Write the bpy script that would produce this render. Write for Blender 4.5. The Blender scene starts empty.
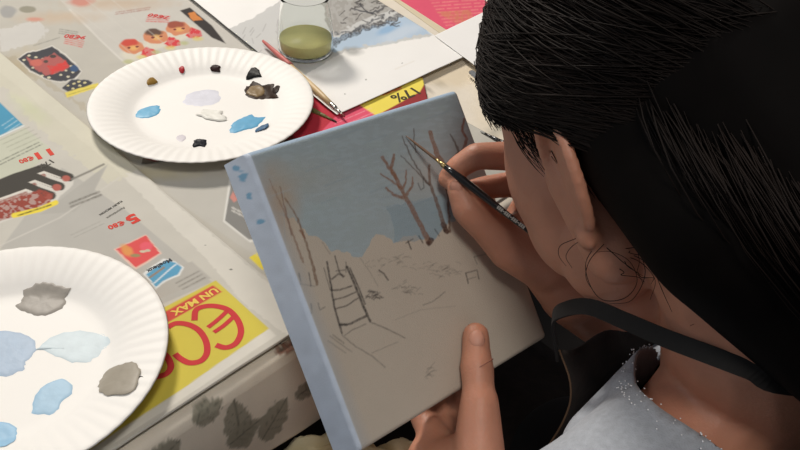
import bpy, bmesh, math, random
import numpy as np
from mathutils import Vector, Matrix, noise

random.seed(4)
RNG = np.random.default_rng(4)
S = bpy.context.scene
COL = S.collection

# ------------------------------------------------------------------ camera
TZ = 0.75                       # height of the table top
FPX, CAMH = 850.0, 0.4377
RV = np.array([0.9980707, 0.03912684, 0.04820756])
UV = np.array([-0.06208767, 0.62897116, 0.77494542])
FV = np.array([0.0, 0.77644341, -0.63018698])
CAM = np.array([0, 0, TZ + CAMH])
cam = bpy.data.objects.new('camera', bpy.data.cameras.new('camera'))
COL.objects.link(cam)
cam.data.sensor_width = 36
cam.data.lens = 36 * FPX / 800
cam.data.clip_start = 0.02
m = Matrix(((RV[0], UV[0], -FV[0], CAM[0]), (RV[1], UV[1], -FV[1], CAM[1]),
            (RV[2], UV[2], -FV[2], CAM[2]), (0, 0, 0, 1)))
cam.matrix_world = m
S.camera = cam

# ------------------------------------------------------------------ light
S.view_settings.view_transform = 'Standard'
S.view_settings.look = 'None'
S.view_settings.gamma = 1
S.view_settings.exposure = 0.0
w = bpy.data.worlds.new('world'); S.world = w; w.use_nodes = True
bgn = w.node_tree.nodes['Background']
bgn.inputs[0].default_value = (0.92, 0.94, 1.0, 1)
bgn.inputs[1].default_value = 0.12


def area(name, loc, target, size, power, color):
    L = bpy.data.lights.new(name, 'AREA'); L.shape = 'DISK'; L.size = size
    L.energy = power; L.color = color
    o = bpy.data.objects.new(name, L); COL.objects.link(o)
    o.location = loc
    o.rotation_euler = (Vector(target) - Vector(loc)).to_track_quat('-Z', 'Y').to_euler()
    return o


area('room_lamp_light', (-1.0, 1.95, TZ + 1.75), (0, .5, TZ), 0.45, 46, (1.0, 0.93, 0.84))
area('window_light', (-1.9, 0.05, TZ + 1.0), (0, .3, TZ), 0.9, 5, (0.80, 0.90, 1.0))
area('ceiling_light', (.08, -.48, TZ + 1.85), (0, .35, TZ), 0.5, 13, (1.0, 0.95, 0.88))


# ------------------------------------------------------------------ helpers
def P(px, py, d):
    """world point seen at a photo position at distance d in front of the lens"""
    return CAM + d * (FV + (px - 400) / FPX * RV + (225 - py) / FPX * UV)


def T(px, py, z=0.0):
    D = FV + (px - 400) / FPX * RV + (225 - py) / FPX * UV
    return CAM + (-(CAMH - z) / D[2]) * D


def proj(A):
    d = np.asarray(A) - CAM
    z = d @ FV
    return 400 + FPX * (d @ RV) / z, 225 - FPX * (d @ UV) / z


def lin(c):
    c = np.asarray(c, float) / 255.0
    return np.where(c <= 0.04045, c / 12.92, ((c + 0.055) / 1.055) ** 2.4)


def mat(name, rgb, rough=0.6, nscale=0, namp=0.0, bump=0.0, bscale=200, sss=0, metal=0, spec=None,
        attr=False, sheen=0, trans=0, ior=None, stretch=None, coat=0):
    M = bpy.data.materials.new(name); M.use_nodes = True
    nt = M.node_tree; b = nt.nodes['Principled BSDF']
    c = tuple(lin(rgb)) + (1,)
    b.inputs['Base Color'].default_value = c
    b.inputs['Roughness'].default_value = rough
    b.inputs['Metallic'].default_value = metal
    if spec is not None: b.inputs['Specular IOR Level'].default_value = spec
    if sss:
        b.inputs['Subsurface Weight'].default_value = sss
        b.inputs['Subsurface Radius'].default_value = (1, .35, .2)
        b.inputs['Subsurface Scale'].default_value = .004
    if sheen: b.inputs['Sheen Weight'].default_value = sheen
    if coat: b.inputs['Coat Weight'].default_value = coat
    if trans: b.inputs['Transmission Weight'].default_value = trans
    if ior: b.inputs['IOR'].default_value = ior
    tc = nt.nodes.new('ShaderNodeTexCoord'); mp = nt.nodes.new('ShaderNodeMapping')
    nt.links.new(tc.outputs['Object'], mp.inputs[0])
    if stretch: mp.inputs['Scale'].default_value = stretch
    src = None
    if attr:
        a = nt.nodes.new('ShaderNodeAttribute'); a.attribute_name = 'print'; src = a.outputs['Color']
    if nscale:
        n = nt.nodes.new('ShaderNodeTexNoise'); n.inputs['Scale'].default_value = nscale
        n.inputs['Detail'].default_value = 5
        nt.links.new(mp.outputs[0], n.inputs['Vector'])
        r = nt.nodes.new('ShaderNodeMapRange')
        r.inputs['From Min'].default_value = .3; r.inputs['From Max'].default_value = .7
        r.inputs['To Min'].default_value = 1 - namp; r.inputs['To Max'].default_value = 1 + namp
        nt.links.new(n.outputs['Fac'], r.inputs['Value'])
        mx = nt.nodes.new('ShaderNodeVectorMath'); mx.operation = 'SCALE'
        if src: nt.links.new(src, mx.inputs[0])
        else: mx.inputs[0].default_value = c[:3]
        nt.links.new(r.outputs[0], mx.inputs['Scale']); src = mx.outputs[0]
    if src: nt.links.new(src, b.inputs['Base Color'])
    if bump:
        n2 = nt.nodes.new('ShaderNodeTexNoise'); n2.inputs['Scale'].default_value = bscale
        n2.inputs['Detail'].default_value = 3
        nt.links.new(mp.outputs[0], n2.inputs['Vector'])
        bp = nt.nodes.new('ShaderNodeBump'); bp.inputs['Strength'].default_value = bump
        bp.inputs['Distance'].default_value = .001
        nt.links.new(n2.outputs['Fac'], bp.inputs['Height'])
        nt.links.new(bp.outputs[0], b.inputs['Normal'])
    return M


def mesh_obj(name, me, mats, parent=None, smooth=True):
    o = bpy.data.objects.new(name, me); COL.objects.link(o)
    for mm in (mats if isinstance(mats, (list, tuple)) else [mats]): me.materials.append(mm)
    if smooth: me.shade_smooth()
    if parent is not None: o.parent = parent
    return o


def obj(name, bm, mats, parent=None, smooth=True):
    me = bpy.data.meshes.new(name); bm.to_mesh(me); bm.free()
    return mesh_obj(name, me, mats, parent, smooth)


def pydata(name, V, Fs, mats, parent=None, smooth=True):
    me = bpy.data.meshes.new(name)
    me.from_pydata([tuple(v) for v in V], [], [tuple(q) for q in Fs]); me.update()
    return mesh_obj(name, me, mats, parent, smooth)


def tag(o, label, cat, group=None):
    o['label'] = label; o['category'] = cat
    if group: o['group'] = group
    return o


def thing(name, label, cat, loc, group=None):
    o = bpy.data.objects.new(name, None); COL.objects.link(o)
    o.location = loc; o.empty_display_size = .02
    bpy.context.view_layer.update()
    return tag(o, label, cat, group)


def under(o, root):
    """parent o under root keeping world position"""
    o.parent = root
    o.matrix_parent_inverse = root.matrix_world.inverted()
    return o


def catmull(pts, n=8):
    pts = [np.asarray(p, float) for p in pts]
    if len(pts) < 3: 
        return [pts[0] + (pts[1] - pts[0]) * t for t in np.linspace(0, 1, n + 1)]
    q = [2 * pts[0] - pts[1]] + pts + [2 * pts[-1] - pts[-2]]
    out = []
    for i in range(1, len(q) - 2):
        a, b, c, d = q[i - 1:i + 3]
        for k in range(n):
            t = k / n
            out.append(.5 * ((2 * b) + (c - a) * t + (2 * a - 5 * b + 4 * c - d) * t * t + (3 * b - a - 3 * c + d) * t ** 3))
    out.append(pts[-1])
    return out


def tube(bm, pts, rad, seg=10, flat=None, caps=True, midx=0):
    """tube along pts; rad scalar or list; flat=(normal, ratio) flattens it along normal"""
    pts = [Vector(p) for p in pts]; n = len(pts)
    if not hasattr(rad, '__len__'): rad = [rad] * n
    elif len(rad) != n: rad = list(np.interp(np.linspace(0, 1, n), np.linspace(0, 1, len(rad)), rad))
    rad = [float(q) for q in rad]; rings = []; up = None
    for i, p in enumerate(pts):
        t = (pts[min(i + 1, n - 1)] - pts[max(i - 1, 0)]).normalized()
        if up is None:
            up = Vector((0, 0, 1)) if abs(t.z) < .9 else Vector((1, 0, 0))
            if flat: up = Vector(flat[0])
        elif flat: up = Vector(flat[0])
        up = (up - t * up.dot(t)).normalized(); sd = t.cross(up)
        k = flat[1] if flat else 1
        rings.append([bm.verts.new(p + rad[i] * (math.cos(a) * sd + math.sin(a) * k * up))
                      for a in [2 * math.pi * j / seg for j in range(seg)]])
    for a, b in zip(rings, rings[1:]):
        for j in range(seg):
            fc = bm.faces.new((a[j], a[(j + 1) % seg], b[(j + 1) % seg], b[j])); fc.material_index = midx
    if caps:
        for rr in (rings[0][::-1], rings[-1]):
            fc = bm.faces.new(rr); fc.material_index = midx
    return bm


def lathe(bm, prof, seg=64, ripple=None):
    rings = []
    for (r, z) in prof:
        ring = []
        for j in range(seg):
            a = 2 * math.pi * j / seg
            dz = ripple(r, a) if ripple else 0
            ring.append(bm.verts.new((r * math.cos(a), r * math.sin(a), z + dz)))
        rings.append(ring)
    for a, b in zip(rings, rings[1:]):
        for j in range(seg): bm.faces.new((a[j], a[(j + 1) % seg], b[(j + 1) % seg], b[j]))
    return rings


# raster helpers: distances in photo units, evaluated on arrays
def inpoly(x, y, poly):
    r = np.zeros(x.shape, bool); n = len(poly)
    for i in range(n):
        x1, y1 = poly[i]; x2, y2 = poly[(i + 1) % n]
        if y1 == y2: continue
        c = (y1 > y) != (y2 > y)
        r ^= c & (x < (x2 - x1) * (y - y1) / (y2 - y1) + x1)
    return r


def dline(x, y, pts):
    """distance to polyline + parameter along"""
    best = np.full(x.shape, 1e9); par = np.zeros(x.shape)
    n = len(pts) - 1
    for i in range(n):
        (x1, y1), (x2, y2) = pts[i], pts[i + 1]
        dx, dy = x2 - x1, y2 - y1; L = dx * dx + dy * dy + 1e-9
        t = np.clip(((x - x1) * dx + (y - y1) * dy) / L, 0, 1)
        d = np.hypot(x - x1 - t * dx, y - y1 - t * dy)
        mk = d < best; best[mk] = d[mk]; par[mk] = (i + t[mk]) / n
    return best, par


def vnoise(x, y, s, seed=0):
    """cheap value noise on arrays, 0..1"""
    g = np.random.default_rng(seed).random((64, 64))
    u, v = x / s, y / s
    iu, iv = np.floor(u).astype(int), np.floor(v).astype(int)
    fu, fv = u - iu, v - iv
    fu = fu * fu * (3 - 2 * fu); fv = fv * fv * (3 - 2 * fv)
    G = lambda a, b: g[a % 64, b % 64]
    return (G(iu, iv) * (1 - fu) + G(iu + 1, iv) * fu) * (1 - fv) + (G(iu, iv + 1) * (1 - fu) + G(iu + 1, iv + 1) * fu) * fv


class Print:
    """ink laid on a flat sheet; positions measured on the photo, stored on the sheet itself"""
    def __init__(s, x, y, base):
        s.x, s.y = x, y
        s.c = np.tile(lin(base), (len(x), 1))
        s.wob = (vnoise(x, y, 3, 1) - .5, vnoise(x, y, 3, 2) - .5)

    def mix(s, a, rgb):
        a = np.clip(a, 0, 1)[:, None]; s.c = s.c * (1 - a) + lin(rgb) * a

    def poly(s, pts, rgb, a=1.0, wob=0, tex=0, seed=5):
        x, y = s.x + s.wob[0] * wob * 2, s.y + s.wob[1] * wob * 2
        pts = [tuple(q) for q in pts]
        xa, ya = np.array(pts).min(0) - 3; xb, yb = np.array(pts).max(0) + 3
        ix = np.where((x > xa) & (x < xb) & (y > ya) & (y < yb))[0]
        mk = np.zeros(len(x))
        if len(ix) == 0: return
        d, _ = dline(x[ix], y[ix], pts + [pts[0]])
        mk[ix] = np.clip(.5 + np.where(inpoly(x[ix], y[ix], pts), d, -d) / 1.1, 0, 1) * a
        if tex: mk *= 1 - tex * (vnoise(s.x, s.y, 2.2, seed) > .5)
        s.mix(mk, rgb)

    def line(s, pts, rgb, wd=1.0, a=1.0, taper=0, wob=0, grain=0, seed=3):
        xs = [p[0] for p in pts]; ys = [p[1] for p in pts]
        pad = wd + 3
        box = (s.x > min(xs) - pad) & (s.x < max(xs) + pad) & (s.y > min(ys) - pad) & (s.y < max(ys) + pad)
        if not box.any(): return
        ix = np.where(box)[0]
        d, t = dline(s.x[ix] + s.wob[0][ix] * wob, s.y[ix] + s.wob[1][ix] * wob, pts)
        ww = wd * .5 * (1 - taper * t)
        al = np.clip((ww + .45 - d) / .9, 0, 1) * a
        if grain: al *= 1 - grain * vnoise(s.x[ix], s.y[ix], 1.3, seed)
        s.c[ix] = s.c[ix] * (1 - al[:, None]) + lin(rgb) * al[:, None]

    def blob(s, cx, cy, rx, ry, rgb, a=1.0, soft=.3, ang=0):
        ca, sa = math.cos(ang), math.sin(ang)
        u = ((s.x - cx) * ca + (s.y - cy) * sa) / rx; v = (-(s.x - cx) * sa + (s.y - cy) * ca) / ry
        r = np.hypot(u, v) + (vnoise(s.x, s.y, 5, 9) - .5) * .3
        s.mix(np.clip((1 - r) / soft, 0, 1) * a, rgb)


def set_print(me, cols):
    at = me.color_attributes.new('print', 'FLOAT_COLOR', 'POINT')
    buf = np.ones((len(me.vertices), 4), np.float32); buf[:len(cols), :3] = cols
    at.data.foreach_set('color', buf.ravel())


FONT_BM = {}


def text_polys(s, bold=0.0):
    """letters of s as flat triangles in em units, anchored left on the baseline"""
    cu = bpy.data.curves.new('t', 'FONT'); cu.body = s; cu.size = 1; cu.offset = bold
    cu.resolution_u = 2
    o = bpy.data.objects.new('t', cu); COL.objects.link(o)
    bpy.context.view_layer.update()
    me = o.evaluated_get(bpy.context.evaluated_depsgraph_get()).to_mesh()
    V = np.array([v.co[:] for v in me.vertices]) if me.vertices else np.zeros((0, 3))
    Fs = [tuple(p.vertices) for p in me.polygons]
    o.to_mesh_clear(); bpy.data.objects.remove(o); bpy.data.curves.remove(cu)
    return V, Fs


# ------------------------------------------------------------------ table geometry (plan view)
E0 = T(296, 343); E1 = T(145, 443)
ED = (E0 - E1); ED[2] = 0; ED /= np.linalg.norm(ED)            # along the near edge, to the right / away
NI = np.array([-ED[1], ED[0], 0.0])                              # into the table
HF_ = NI.copy()                                                  # the painter faces across the table
HL_ = np.array([-HF_[1], HF_[0], 0.0])                           # her left


def W2(a, b, z=0.0):
    """table coordinates: a along the near edge from E0, b into the table"""
    return E0 * [1, 1, 0] + ED * a + NI * b + np.array([0, 0, TZ + z])


def AB(p):
    d = p - E0
    return d @ ED, d @ NI


# ------------------------------------------------------------------ floor and room
floor_m = mat('dark_floor', (48, 42, 38), .7, 6, .3, .2, 30)
bm = bmesh.new()
vs = [bm.verts.new((x, y, 0)) for x, y in ((-3, -2.5), (3, -2.5), (3, 4), (-3, 4))]
bm.faces.new(vs); fl = obj('floor', bm, floor_m, smooth=False); fl['kind'] = 'structure'

# ------------------------------------------------------------------ table
wood_m = mat('table_wood', (120, 88, 60), .5, 8, .25, stretch=(1, 12, 1))
tb = thing('table', 'long table by the painter, hidden under a leaf-patterned cloth', 'table', tuple(W2(0.15, .42, -TZ)))


def boxw(a0, a1, b0, b1, z0, z1, bm=None):
    bm = bm or bmesh.new()
    q = [bm.verts.new(W2(a, b, z)) for z in (z0, z1) for a, b in ((a0, b0), (a1, b0), (a1, b1), (a0, b1))]
    for i in ((3, 2, 1, 0), (4, 5, 6, 7), (0, 1, 5, 4), (1, 2, 6, 5), (2, 3, 7, 6), (3, 0, 4, 7)):
        bm.faces.new([q[k] for k in i])
    return bm


TA0, TA1, TB = -.75, 1.25, .85
under(obj('table_top', boxw(TA0, TA1, .004, TB, -.03, -.003), wood_m, smooth=False), tb)
for a, b in ((TA0 + .08, .08), (TA1 - .08, .08), (TA0 + .08, TB - .08), (TA1 - .08, TB - .08)):
    under(obj('leg', boxw(a - .025, a + .025, b - .025, b + .025, -TZ, -.03), wood_m, smooth=False), tb)

# tablecloth: one sheet, top plus the drop over the near edge, printed with leaves
# drop length from the photo: hem seen at (292,430)
Dh = P(292, 431, 1) - CAM
tt = ((E0 - CAM) @ NI - .004 * 0) / (Dh @ NI)
hem = CAM + tt * Dh
DROP = TZ - hem[2]
print('DROP', DROP)
cloth_m = mat('cloth', (228, 222, 208), .8, 60, .03, .25, 900, attr=True)
na, step = 0, .0022
avals = np.concatenate([np.arange(TA0 - .01, -.40, .03), np.arange(-.40, .12, .0016), np.arange(.12, .5, .005), np.arange(.5, TA1 + .011, .03)])
bs = np.concatenate([-np.arange(DROP, 0.004, -.0016), ])
prof = [(-.004 - .004 * math.sin((-z) * 40), z) for z in -np.arange(DROP, .006, -.0016)]
prof += [(-.004 + .006 * (1 - math.cos(t)), -.006 + .006 * math.sin(t)) for t in np.linspace(0.2, math.pi / 2, 5)]
prof = [(b, z) for b, z in prof] + [(b, 0.0) for b in np.arange(.006, TB, .012)] + [(TB + .004, -.004), (TB + .006, -.12)]
V = []; Cab = []
dist = 0; dl = []
for i, (b, z) in enumerate(prof):
    if i: dist += math.hypot(b - prof[i - 1][0], z - prof[i - 1][1])
    dl.append(dist)
for (b, z), d in zip(prof, dl):
    for a in avals:
        fold = .004 * math.sin(a * 28 + 1) * min(1, max(0, -z / DROP)) if z < -.005 and b < .1 else 0
        V.append(W2(a, b - fold, z)); Cab.append((a, d))
n = len(avals)
Fs = [(i * n + j, i * n + j + 1, (i + 1) * n + j + 1, (i + 1) * n + j) for i in range(len(prof) - 1) for j in range(n - 1)]
tc = pydata('tablecloth', V, Fs, cloth_m)
Cab = np.array(Cab); Vn = np.array(V)
px, py = proj(Vn)
pr = Print(px, py, (226, 216, 200))
# leaf print at the drop, as seen there
drop_mk = Vn[:, 2] < TZ + .002
off = np.where((Vn - np.array([E0[0], E0[1], TZ])) @ NI < .012, 0, 1000)
pr.x = px + off
LEAF = (146, 142, 126); VEIN = (104, 102, 90)
def leaf(c, tip, wd, col=LEAF):
    c, tip = np.array(c, float), np.array(tip, float); d = tip - c; nn = np.array([-d[1], d[0]]); L = np.hypot(*d); nn /= L
    L_, R_ = [], []
    for k, t in enumerate(np.linspace(0, 1, 9)):
        w_ = wd * math.sin(math.pi * min(1, t * .9 + .1)) ** .8 * (1 + (.14 if k % 2 else -.08))
        L_.append(tuple(c + d * t + nn * w_)); R_.append(tuple(c + d * t - nn * w_))
    pr.poly(L_ + [tuple(tip)] + R_[::-1], col, .9, wob=.8)
    pr.line([tuple(c), tuple(tip)], VEIN, .8)
    for t in (.25, .45, .65):
        for sgn in (-1, 1):
            pr.line([tuple(c + d * t), tuple(c + d * (t + .18) + nn * sgn * wd * .8)], VEIN, .6, .8)
leaf((243, 448), (234, 400), 15); leaf((228, 446), (262, 418), 9)
leaf((262, 440), (287, 398), 11); leaf((196, 424), (222, 398), 10); leaf((196, 424), (206, 397), 8)
leaf((296, 398), (318, 380), 7); leaf((276, 352), (300, 342), 6, (140, 90, 70)); leaf((150, 470), (180, 440), 12)
# soft beige blotches and grey marks on the top, right of the canvas
pr.x = px
top = Vn[:, 2] > TZ - .001
for (cx, cy, rx, ry, col, a) in ((455, 75, 40, 14, (214, 196, 164), .6), (500, 110, 30, 40, (222, 208, 182), .5),
                                 (497, 132, 14, 5, (168, 164, 150), .7), (431, 90, 3, 2, (90, 86, 78), .8), (438, 84, 10, 3, (170, 160, 140), .5),
                                 (560, 60, 40, 30, (205, 196, 176), .5)):
    pr.blob(cx, cy, rx, ry, col, a)
# pattern repeats away from the drop
for k in range(26):
    a0 = -.7 + k * .075
    if -.25 < a0 < .02: continue
pr.x = px
set_print(tc.data, pr.c)
tag(tc, 'cream tablecloth with grey leaf print hanging over the near table edge', 'tablecloth')
sol = tc.modifiers.new('s', 'SOLIDIFY'); sol.thickness = .0008; sol.offset = -1


# ------------------------------------------------------------------ printed sheets
paper_m = mat('newsprint', (200, 195, 185), .85, 40, .03, attr=True)
white_m = mat('white_paper', (245, 243, 240), .75, 30, .01, attr=True)


class Sheet:
    def __init__(s, name, corner, du, dv, z, thick, base, material, cell=.0012, wave=.0003, seed=1, curl=0):
        """corner + u*du + v*dv in table plane"""
        s.c, s.du, s.dv, s.z, s.wave, s.seed = corner * [1, 1, 0], du * [1, 1, 0], dv * [1, 1, 0], TZ + z, wave, seed
        nu = int(np.linalg.norm(s.du) / cell); nv = int(np.linalg.norm(s.dv) / cell)
        U, Vv = np.meshgrid(np.linspace(0, 1, nu), np.linspace(0, 1, nv))
        s.curl = curl
        A = s.c + U.ravel()[:, None] * s.du + Vv.ravel()[:, None] * s.dv
        A[:, 2] = s.h(A[:, 0], A[:, 1])
        s.V = A; s.nu, s.nv = nu, nv
        i = np.arange(nv - 1)[:, None] * nu + np.arange(nu - 1)[None]
        i = i.ravel(); s.F = np.stack([i, i + 1, i + nu + 1, i + nu], 1)
        flat = A.copy(); flat[:, 2] = TZ + z
        x, y = proj(flat); s.p = Print(x, y, base)
        s.ov = []; s.oF = []; s.oC = []
        s.name, s.mat, s.thick = name, material, thick

    def h(s, x, y):
        return s.z + s.wave * (vnoise(x, y, .045, s.seed) + .5 * vnoise(x, y, .02, s.seed + 1)) \
            + s.curl * np.clip((vnoise(x, y, .12, s.seed + 7) - .6) * 2.5, 0, 1)

    def addmesh(s, V2, Fs, rgb):
        """extra flat ink shapes, V2 world xy"""
        o = len(s.ov)
        for (x, y) in V2:
            s.ov.append((x, y, float(s.h(np.array([x]), np.array([y]))[0]) + .00022))
        for q in Fs: s.oF.append(tuple(k + o for k in q)); s.oC.append(rgb)

    def text(s, body, p0, p1, rgb, aspect=None, bold=0.0, height=None):
        """baseline from photo p0 to p1, width fits"""
        a = T(*p0, s.z - TZ)[:2]; b = T(*p1, s.z - TZ)[:2]
        u = b - a; L = np.linalg.norm(u); u /= L; v = np.array([-u[1], u[0]])
        Vt, Ft = text_polys(body, bold)
        if len(Vt) == 0: return
        x0, x1 = Vt[:, 0].min(), Vt[:, 0].max()
        k = L / (x1 - x0); kv = k if aspect is None else k * aspect
        if height: kv = height / .72
        s.addmesh([a + u * (q[0] - x0) * k + v * q[1] * kv for q in Vt], Ft, rgb)

    def ribbon(s, pts, wd, rgb):
        pts = [T(*q, s.z - TZ)[:2] for q in catmull(pts, 6)]
        V2, Fq = [], []
        for i, q in enumerate(pts):
            t = pts[min(i + 1, len(pts) - 1)] - pts[max(0, i - 1)]; t /= np.linalg.norm(t); nn = np.array([-t[1], t[0]]) * wd / 2
            V2 += [q + nn, q + nn * .33, q - nn * .33, q - nn]
            if i:
                o = 4 * i
                Fq += [(o - 4 + k, o + k, o + k + 1, o - 4 + k + 1) for k in range(3)]
        s.addmesh(V2, Fq, rgb)

    def build(s):
        V = [tuple(v) for v in s.V]; Fq = [tuple(q) for q in s.F]
        nu, nv = s.nu, s.nv
        rim = [j for j in range(nu)] + [i * nu + nu - 1 for i in range(1, nv)] + [(nv - 1) * nu + j for j in range(nu - 2, -1, -1)] + [i * nu for i in range(nv - 2, 0, -1)]
        o = len(V)
        V += [(V[k][0], V[k][1], V[k][2] - s.thick) for k in rim]
        for q in range(len(rim)):
            r2 = (q + 1) % len(rim); Fq.append((rim[q], o + q, o + r2, rim[r2]))
        base = np.vstack([s.p.c, s.p.c[rim]])
        o = len(V)
        if s.ov:
            V += s.ov; Fq += [tuple(k + o for k in q) for q in s.oF]
            oc = np.zeros((len(s.ov), 3))
            for q, c in zip(s.oF, s.oC):
                for k in q: oc[k] = lin(c)
            base = np.vstack([base, oc])
        ob = pydata(s.name, V, Fq, s.mat)
        me = ob.data
        # put ink faces facing up
        set_print(me, base)
        return ob


def micro(sh, p0, p1, rows, dirn, rgb, wd=.8, a=.6, seed=1):
    """rows of tiny unreadable type between photo points"""
    r = random.Random(seed)
    p0, p1, dirn = np.array(p0, float), np.array(p1, float), np.array(dirn, float)
    for k in range(rows):
        q = p0 + dirn * k; t = 0
        while t < 1:
            l = r.uniform(.06, .2); e = min(1, t + l)
            sh.p.line([tuple(q + (p1 - p0) * t), tuple(q + (p1 - p0) * e)], rgb, wd, a, grain=.6)
            t = e + .04


# --- S4 red / yellow flyer under the white paper
dA = T(318, 326) - T(-60, 5)       # newspaper long side seen down-right
s4 = Sheet('advertising_flyer', T(142, 167), T(431, 119) - T(142, 167), (T(422, 79) - T(431, 119)) * 1.5, .0036, .0003, (150, 45, 48), paper_m, wave=.0003, seed=11)
s4.p.poly([(280, 140), (300, 60), (372, 108), (350, 140), (300, 150)], (188, 44, 62))
s4.p.poly([(318, 135), (340, 112), (378, 100), (385, 115), (340, 135)], (226, 84, 112))
s4.p.poly([(358, 104), (415, 78), (428, 78), (420, 92), (376, 116)], (240, 220, 92))
s4.p.line([(383, 94), (400, 88)], (214, 70, 70), 3.5, grain=.5)
micro(s4, (335, 124), (372, 108), 3, (3, 4), (250, 190, 200))
s4.p.poly([(120, 170), (120, 150), (180, 170), (172, 180)], (120, 110, 100))
s4.p.poly([(236, 150), (240, 140), (292, 130), (300, 160)], (120, 30, 34))
s4.text('17%', (412, 88), (389, 97), (70, 62, 40), bold=.02)
o = s4.build(); tag(o, 'red and yellow advertising flyer poking out between back plate and canvas', 'flyer')

# --- S2 back newspaper
Adir = (T(-60, 5) - T(318, 326)) * [1, 1, 0]; AL = np.linalg.norm(Adir); Adir /= AL
eperp = ED
c2 = T(300, 345) * [1, 1, 0] + NI * .001
s2 = Sheet('newspaper', T(318, 326) * [1, 1, 0] - ED * .03 + NI * .004, Adir * (AL + .28), ED * .31, .0012, .0009, (188, 184, 174), paper_m, cell=.0011, wave=.0006, seed=21, curl=.0004)
p = s2.p
p.poly([(60, 0), (75, 18), (128, 66), (140, 90), (300, 90), (330, 0)], (196, 192, 184))
p.line([(70, 10), (100, 40), (128, 66)], (206, 202, 194), 2)
p.blob(60, 18, 55, 9, (196, 172, 146), .6, .8); p.blob(120, 4, 70, 9, (192, 170, 146), .7, .8); p.blob(8, 12, 10, 7, (150, 150, 150), .8)
p.blob(20, 70, 22, 34, (186, 172, 142), .7, .9, .6); p.blob(28, 10, 9, 4, (120, 116, 96), .7); p.blob(80, 2, 16, 6, (198, 120, 104), .8, .5)
p.blob(35, 20, 12, 3, (206, 130, 112), .7, .6)
p.poly([(0, 30), (36, 22), (50, 30), (36, 44), (0, 52)], (206, 204, 200), .7, wob=2)
p.poly([(0, 60), (16, 56), (90, 110), (150, 150), (140, 160), (70, 100)], (170, 158, 132), .45, wob=3)
# owl-patterned cap
p.poly([(17, 59), (27, 52), (40, 50), (52, 46), (66, 55), (78, 66), (82, 72), (76, 80), (62, 83), (48, 81), (30, 72)], (216, 212, 204), wob=.5)
p.poly([(18, 59), (28, 53), (40, 51), (52, 47), (65, 56), (76, 66), (81, 72), (75, 79), (62, 82), (48, 80), (31, 71)], (62, 62, 68), wob=.4)
for i in range(9):
    for j in range(5):
        cx, cy = 22 + i * 7 + j * 2, 54 + i * 2.6 + j * 6.2 - (i * .8)
        if inpoly(np.array([cx]), np.array([cy]), [(18, 59), (52, 47), (81, 72), (75, 79), (48, 80), (31, 71)])[0]:
            p.blob(cx, cy, 2, 1.2, (214, 206, 178), .9, .4)
p.poly([(26, 57), (36, 62), (55, 54), (66, 62), (70, 68), (58, 74), (46, 76), (33, 68)], (172, 92, 88), wob=1)
p.blob(36, 63, 7, 4, (196, 104, 92)); p.blob(53, 57, 4, 2, (72, 58, 56)); p.blob(46, 62, 3, 2, (80, 66, 62))
p.poly([(48, 68), (66, 62), (70, 67), (52, 76)], (206, 60, 56), wob=1.5, tex=.4)
p.blob(74, 69, 5, 4, (52, 84, 124), .9)
p.poly([(62, 88), (72, 80), (88, 80), (93, 83), (84, 90), (68, 92)], (60, 62, 70), wob=.5)
for cx, cy in ((68, 86), (74, 84), (80, 86), (85, 83), (73, 89), (79, 82)): p.blob(cx, cy, 1.8, 1.1, (210, 200, 150), .9)
p.poly([(65, 93), (98, 83), (100, 87), (67, 98)], (220, 202, 92), wob=.3); micro(s2, (69, 95), (95, 87), 1, (0, 0), (90, 80, 50))
# three round faces with red bibs
for cx, cy in ((132, 47), (156, 37), (178, 29)):
    p.blob(cx + 3, cy + 4, 17, 9, (214, 208, 190), .8, .3, -.35)
for cx, cy, top_ in ((132, 47, (198, 66, 52)), (156, 37, (80, 60, 52)), (178, 29, (150, 70, 52))):
    p.blob(cx, cy, 13, 7.5, (206, 134, 96), 1, .15); p.blob(cx - 2, cy - 4, 10, 4.5, top_, .95, .3)
    p.blob(cx + 1, cy + 1, 6, 3.5, (226, 178, 104), .8, .6); p.blob(cx - 3, cy + 1, 2, 1.2, (120, 50, 44)); p.blob(cx + 5, cy, 2, 1, (120, 50, 44))
for cx, cy in ((148, 54), (172, 44), (194, 35)):
    p.poly([(cx - 8, cy + 1), (cx - 3, cy - 7), (cx + 7, cy - 4), (cx + 9, cy + 1), (cx - 2, cy + 4)], (208, 60, 66), wob=1, tex=.25)
for k in range(6): p.blob(128 + k * 14, 62 - k * 4.6, 7, 3, (214, 196, 110) if k % 2 else (178, 180, 120), .7, .6)
# red and grey small type
for q0, q1, n_, c_ in (((66, 38), (84, 42), 4, (206, 70, 66)), ((148, 16), (170, 17), 4, (206, 70, 66)), ((60, 30), (78, 33), 3, (130, 128, 122)),
                       ((116, 13), (150, 8), 2, (160, 110, 100)), ((205, 25), (222, 38), 2, (150, 148, 142)), ((34, 46), (60, 38), 1, (140, 138, 130))):
    micro(s2, q0, q1, n_, (-.6, 1.9), c_, 1.1, .8, int(q0[0]))
s2.text('9€80', (87, 37), (66, 35), (206, 62, 60), bold=.02); s2.text('7€60', (170, 17), (150, 14), (206, 62, 60), bold=.02)
# dark orange picture next to the white paper
p.poly([(180, 11), (190, 8), (212, 26), (226, 44), (212, 38), (193, 22)], (48, 42, 40)); p.poly([(188, 14), (195, 12), (202, 20), (194, 22)], (206, 128, 62), wob=1)
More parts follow.
